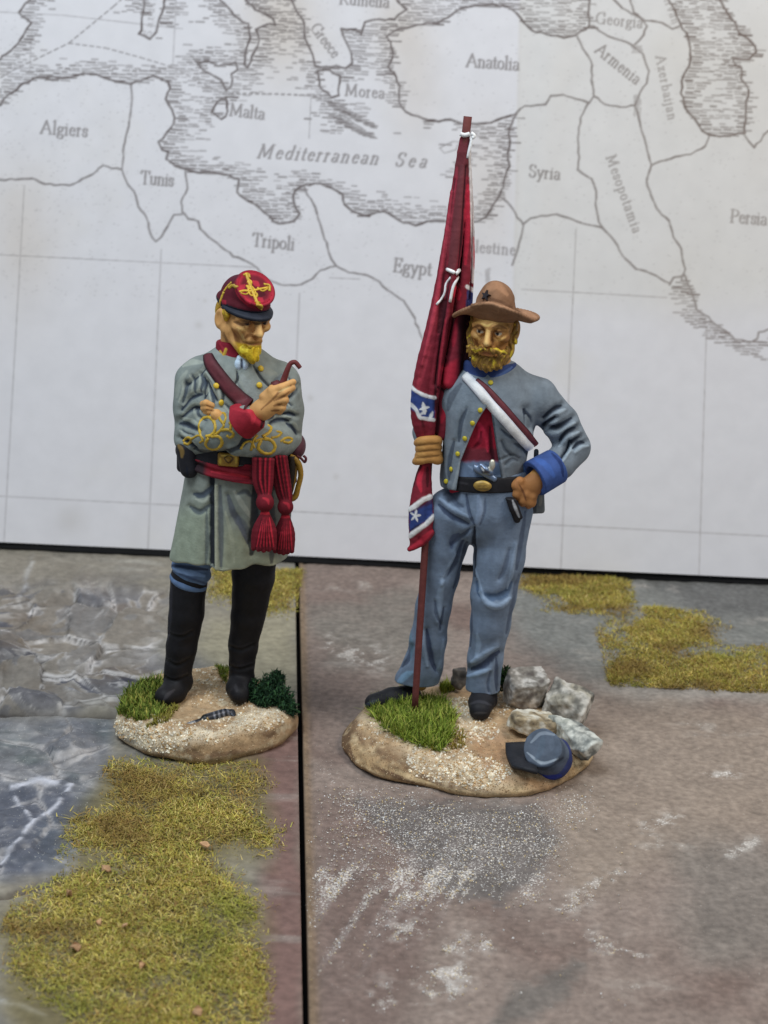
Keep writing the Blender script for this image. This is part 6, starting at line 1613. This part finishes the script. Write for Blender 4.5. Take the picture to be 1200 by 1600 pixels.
# ---- soldier's base
f = base_field(1.55, .08, 2.06, 1.96, .38, 4.1, [(0.2, .9, .6, .04), (1.75, .3, .6, .05), (.65, -.3, .6, .09), (2.6, .2, .7, .06), (1.5, -1.0, .6, -.03)], lean=.16)
V, F = f.mesh(); b = Brush(V, F, C(146, 122, 94), 33., .12)
zz = b.V[:, 2]; n3 = fbm(b.V, 3., 4, 4.)
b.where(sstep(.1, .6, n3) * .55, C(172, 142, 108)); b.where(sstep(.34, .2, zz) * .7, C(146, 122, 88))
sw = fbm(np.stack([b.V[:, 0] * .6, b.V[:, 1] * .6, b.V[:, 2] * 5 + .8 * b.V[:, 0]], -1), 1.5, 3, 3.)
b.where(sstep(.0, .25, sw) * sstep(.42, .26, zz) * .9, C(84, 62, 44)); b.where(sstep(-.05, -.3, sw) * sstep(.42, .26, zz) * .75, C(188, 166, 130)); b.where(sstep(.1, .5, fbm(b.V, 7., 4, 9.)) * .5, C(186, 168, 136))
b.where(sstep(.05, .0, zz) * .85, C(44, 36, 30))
for p, w in (([(640, 1165), (670, 1190), (720, 1212), (770, 1222)], 34), ([(720, 1190), (770, 1200), (790, 1218)], 26), ([(720, 1130), (745, 1150), (780, 1150)], 20), ([(715, 1100), (725, 1115), (745, 1125)], 16), ([(548, 1105), (565, 1120), (600, 1140)], 12)):
    b.stroke(p, w, C(192, 176, 150), .5, taper=False, soft=.9)
b.area([(730, 1145), (790, 1140), (800, 1215), (900, 1225), (850, 1240), (760, 1215)], C(142, 104, 74), .6, 10)
b.stroke([(620, 1205), (700, 1235), (800, 1243), (890, 1232)], 7, C(188, 166, 128), .5, taper=False)
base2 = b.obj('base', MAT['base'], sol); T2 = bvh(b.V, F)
grit('grit', T2, [(690, 1190, 55, 4), (745, 1208, 45, 3), (740, 1140, 40, 2), (720, 1105, 26, 1.5), (790, 1100, 30, 1), (600, 1140, 40, .6), (780, 1205, 20, 1)], 3000, .008, .036, [wh, wh, tan, C(196, 184, 160)], base2, 6)
grit('sand_grains', T2, [(735, 1165, 190, 4, 1, .42), (800, 1200, 120, 2, 1, .35), (600, 1150, 70, 1.5, 1, .9)], 7000, .005, .015, sand, base2, 56)
gcol = [C(116, 132, 50), C(138, 152, 64), C(98, 116, 44), C(162, 162, 84), C(82, 98, 38), C(128, 142, 56)]
blades('grass_tuft', roots_on(T2, [(578, 1110), (600, 1098), (640, 1092), (690, 1092), (712, 1118), (706, 1150), (690, 1176), (668, 1170), (632, 1158), (598, 1138)], 5600, 7), (.12, .30), gcol, base2, 8, .0095, 1.25)
blades('grass_tuft', roots_on(T2, [(552, 1088), (590, 1072), (630, 1068), (640, 1080), (600, 1094), (560, 1100)], 1300, 9), (.10, .22), [C(120, 128, 56), C(98, 116, 44), C(140, 138, 72)], base2, 10, .011, .9)
blades('grass_tuft', roots_on(T2, [(684, 1060), (706, 1056), (712, 1078), (690, 1086)], 500, 13), (.12, .24), [C(104, 116, 40), C(124, 128, 50)], base2, 14, .011, .8)
blades('grass_tuft', roots_on(T2, [(700, 1140), (725, 1140), (728, 1170), (700, 1172)], 300, 15), (.06, .14), [C(132, 116, 56), C(116, 108, 48)], base2, 16, .010, .9)
R_ = []
for (x, y, z, r) in ((788, 1056, .55, .14), (780, 1066, .5, .14), (795, 1060, .5, .12)):
    c0 = W(x, y, 1.25); v = g.normal(size=(260, 3)); v /= np.linalg.norm(v, axis=1, keepdims=True); R_.append(c0 + v * r * (.4 + .6 * g.random((260, 1))))
blades('foliage_clump', np.concatenate(R_), (.05, .12), [C(40, 62, 34), C(30, 48, 28), C(56, 80, 40)], base2, 23, .020, 3.0)
def rock(c, r, rot, seed, cols, label, flat=0.0, jag=.10):
    c = np.asarray(c); r = np.asarray(r, float); m = r.max() + .2
    f = Field(c - m, c + m, .018); g = np.random.default_rng(seed)
    f.box(c, r * .74, 0, rot, .03)
    for k in range(7):                   # broken faces
        n = vnorm(g.normal(size=3)); q = (rot @ (n * r)) * (.70 + .2 * g.random()); f.cut(c + q, vnorm(rot @ (n / r)), .012)
    f.warp(lambda P: jag * .25 * fbm(P, 2.6, 4, seed) + .04 * fbm(P, 7., 4, seed))
    V, F = f.mesh(); b = Brush(V, F, cols[0], seed, .1)
    n1 = fbm(b.V, 2.4, 4, seed); n2 = fbm(b.V, 7., 4, seed + 4)
    b.where(sstep(-.05, .45, n1) * .85, cols[1]); b.where(sstep(-.15, .3, n2) * .85, cols[2]); b.where(sstep(.15, .5, -n2) * .7, cols[3])
    o = b.obj('rock', MAT['stone'], base2); tag(o, label); return b, F
gy = [C(104, 102, 98), C(140, 136, 126), C(178, 174, 166), C(58, 56, 58)]
rock(G(822, 1080, .66), (.45, .40, .42), Rz(15) @ Rx(12), 41, [C(132, 128, 122), C(130, 114, 102), C(198, 195, 190), C(74, 66, 64)], 'pale mottled boulder behind the standing foot')
rock(G(886, 1100, .56), (.48, .38, .40), Rz(-20) @ Ry(14), 42, [C(122, 120, 114), C(152, 146, 132), C(186, 182, 174), C(60, 58, 56)], 'grey-green boulder on the far right')
rock(G(830, 1132, .54), (.50, .34, .24), Rz(12) @ Ry(12), 43, [C(142, 128, 104), C(164, 156, 138), C(190, 186, 174), C(66, 60, 54)], 'flat tan rock above the fallen cap')
b4, F4 = rock(G(896, 1150, .50), (.74, .25, .25), Rz(-62) @ Ry(6), 44, [C(118, 120, 116), C(156, 158, 148), C(186, 186, 178), C(50, 50, 54)], 'long grey slab beside the fallen cap')
rock(W(717, 1060, 1.35), (.16, .13, .26), Rz(0), 45, [C(74, 72, 72), C(92, 88, 84), C(104, 98, 92), C(54, 52, 52)], 'small dark upright stone behind the legs', jag=.03)
# fallen kepi
n_ = vnorm([-.30, -.72, .62]); c0 = G(847, 1168, .72); ax_ = vnorm(np.array([.30, .55, -.95]))
u_ = vnorm(np.cross([0, 0, 1.0], n_)); v_ = np.cross(n_, u_)
f = Field(c0 - .95, c0 + .85, .014)
c1 = G(860, 1184, .46)
f.cone(c0 - n_ * .02, c1, .295, .335, 0); f.cut(c0, n_, .015); f.cut(c1 - n_ * .12, -n_, .02)
f.warp(lambda P: .05 * fbm(P, 1.8, 3, 6.) + .02 * fbm(P, 5., 2, 8.))
V, F = f.mesh(); b = Brush(V, F, C(76, 85, 98), 46., .12)
h_ = (b.V - c0) @ n_
b.where((h_ < -.22) * 1.0, C(46, 54, 96)); b.where(np.exp(-((h_ + .07) / .05) ** 2) * .7, C(58, 66, 80))
b.stroke([(824, 1176), (846, 1192), (872, 1186)], 4, C(150, 160, 170), .6); b.stroke([(848, 1148), (846, 1170), (838, 1186)], 9, C(76, 88, 102), .7); b.stroke([(862, 1152), (862, 1172)], 8, C(84, 94, 108), .6)
b.stroke([(830, 1160), (846, 1146), (866, 1148)], 5, C(140, 150, 162), .5); b.stroke([(824, 1190), (850, 1200), (880, 1184)], 6, C(40, 46, 58), .7); b.stroke([(850, 1208), (872, 1204), (886, 1186)], 8, C(70, 76, 92), .6); b.stroke([(828, 1206), (850, 1216), (876, 1212)], 8, C(40, 52, 130), .85)
cap2 = b.obj('fallen_kepi', MAT['cloth'], sol); tag(cap2, 'grey kepi with blue band lying on its side')
A = []
for i in range(9):
    t = i / 8; e0 = np.array([832, 1158]) * (1 - t) + np.array([840, 1206]) * t
    e1 = np.array([790, 1160 + 2 * math.sin(t * 3)]) * (1 - t) + np.array([800, 1196]) * t + np.array([-3 * math.sin(math.pi * t), 0])
    A.append([G(*(e0 * (1 - k / 4) + e1 * k / 4), .52 + .02 * math.sin(k) - .03 * t) for k in range(5)])
V, F = sheet_vf(np.array(A), np.array([0, 0.03, -.06])); mesh_obj('visor', V, F, MAT['leather'], cap2, col=np.tile(C(34, 35, 40), (len(V), 1)))

# ------------------------------------------------------------------ static grass glued on the tiles and loose grains
def field_roots(poly, dens, seed, ragged=14, inner=0.25):
    g = np.random.default_rng(seed)
    Q = np.array([G(*p) for p in poly]); lo, hi = Q.min(0), Q.max(0)
    n = int((hi[0] - lo[0]) * (hi[1] - lo[1]) * dens)
    P = np.stack([g.uniform(lo[0], hi[0], n), g.uniform(lo[1], hi[1], n), np.zeros(n)], -1)
    px_, py_ = PX(P); nz = fbm(P, 1.3, 4, seed)
    d, _ = polydist(px_, py_, list(poly) + [poly[0]]); sd = np.where(inpoly(px_, py_, poly), d, -d) + nz * ragged
    keep = g.random(n) < sstep(-26, 46, sd) * (inner + 1.0 * sstep(-.45, .35, fbm(P, 1.8, 4, seed + 3)))
    P = P[keep]; P[:, 2] = -.01 + .05 * g.random(len(P)) * sstep(0, 20, sd[keep])
    return P
yel = [np.array(q_) * np.array([1.03, 1.0, 1.05]) for q_ in [C(150, 138, 60), C(164, 152, 74), C(136, 126, 54), C(142, 128, 60), C(122, 98, 56), C(184, 172, 96), C(176, 160, 100), C(144, 144, 68), C(150, 124, 70), C(128, 128, 58)]]
def flock(polys, dens, seed, label, cols=yel, ragged=24, ln=(.05, .17), inner=.7):
    P = np.concatenate([field_roots(p, dens, seed + 7 * i, ragged, inner) for i, p in enumerate(polys)])
    o = blades('static_grass', P, ln, cols, None, seed + 50, .0075, 1.55, .55, .4)
    me = o.data; n_ = len(P); cc = np.empty(n_ * 24, np.float32); me.color_attributes['Col'].data.foreach_get('color', cc); cc = cc.reshape(n_, 6, 4)
    bn = fbm(P, 1.1, 3, seed + 2.); cc[..., :3] *= (1 + .25 * fbm(P, 2.6, 3, seed))[:, None, None]
    brn = (sstep(.05, .5, bn) * .65)[:, None, None]; cc[..., :3] = cc[..., :3] * (1 - brn) + C(118, 92, 54) * brn
    grn = (sstep(.15, .6, -bn) * .5)[:, None, None]; cc[..., :3] = cc[..., :3] * (1 - grn) + C(118, 126, 52) * grn
    me.color_attributes['Col'].data.foreach_set('color', cc.ravel())
    tag(o, label, 'grass', kind='stuff'); return o
flock([[(178, 1192), (250, 1196), (380, 1190), (405, 1240), (432, 1300), (424, 1326), (335, 1325), (352, 1362), (396, 1410), (412, 1490), (408, 1700), (130, 1700), (85, 1570), (6, 1520), (6, 1440), (60, 1405), (120, 1378), (190, 1330), (105, 1325), (112, 1298), (170, 1262)]], 4200, 100, 'yellow-green static grass patch in front of the officer', ragged=34, inner=.3)
flock([[(332, 888), (470, 890), (462, 960), (418, 966), (340, 930)]], 5200, 140, 'yellow-green static grass patch behind the officer')
flock([[(790, 886), (880, 888), (965, 902), (992, 930), (985, 964), (895, 956), (840, 928)]], 6000, 170, 'yellow static grass patch by the map, behind the soldier')
flock([[(955, 962), (1030, 950), (1105, 980), (1122, 1008), (1060, 1018), (1100, 1022), (1320, 1018), (1320, 1082), (1090, 1078), (950, 1064), (945, 1030), (985, 1015), (938, 992)]], 6000, 200, 'yellow static grass patch at the right edge of the ground', ragged=28)
g = np.random.default_rng(77)
FL = ['tan flake in the grass nearest the slate tile crack', 'left one of the two flakes side by side in the grass', 'right one of the two flakes side by side in the grass', 'tan flake furthest left in the lower grass', 'tan flake in the middle of the lower grass patch', 'tan flake nearest the bottom edge of the picture', 'tan flake beside the bare notch in the grass', 'tan flake at the left rim where the crack meets the grass']
for k, (x, y) in enumerate(((166, 1354), (155, 1440), (195, 1446), (118, 1478), (222, 1505), (310, 1578), (320, 1318), (108, 1394))):
    c0 = G(x, y, .10); r = .035 + .045 * g.random(); V = []
    for i in range(7):
        a = i / 7 * 6.28; V.append(c0 + np.array([r * math.cos(a) * (.7 + .5 * g.random()), r * math.sin(a) * (.7 + .5 * g.random()) * 1.3, .03 * g.normal()]))
    V += [q - np.array([0, 0, .02]) for q in V]
    F = [tuple(range(7)), tuple(range(13, 6, -1))] + [(i, 7 + i, 7 + (i + 1) % 7, (i + 1) % 7) for i in range(7)]
    o = mesh_obj('leaf_flake', V, F, MAT['stone'], None, col=np.tile(C(162, 128, 96) * (.8 + .4 * g.random()), (14, 1)), smooth=False)
    tag(o, FL[k], 'flake', 'tan flakes in the grass')
wg = [C(200, 196, 190), C(214, 212, 206), C(176, 168, 156), C(190, 170, 130)]
dpx, dpy, dm = DUST
inb = np.nonzero((dpx > 470) & (dpx < 1000) & (dpy > 1225) & (dpy < 1620))[0]
g = np.random.default_rng(9)
wgt = dm[inb] ** 2.2 + .004; pick = g.choice(inb, 9000, p=wgt / wgt.sum())
o = grit('scattered_grit', None, [(dpx[k], dpy[k], 2.0, 1.0) for k in pick], 9000, .004, .017, wg, None, 9, 'white grains scattered on the brown ground before the soldier')
o['category'] = 'grit'
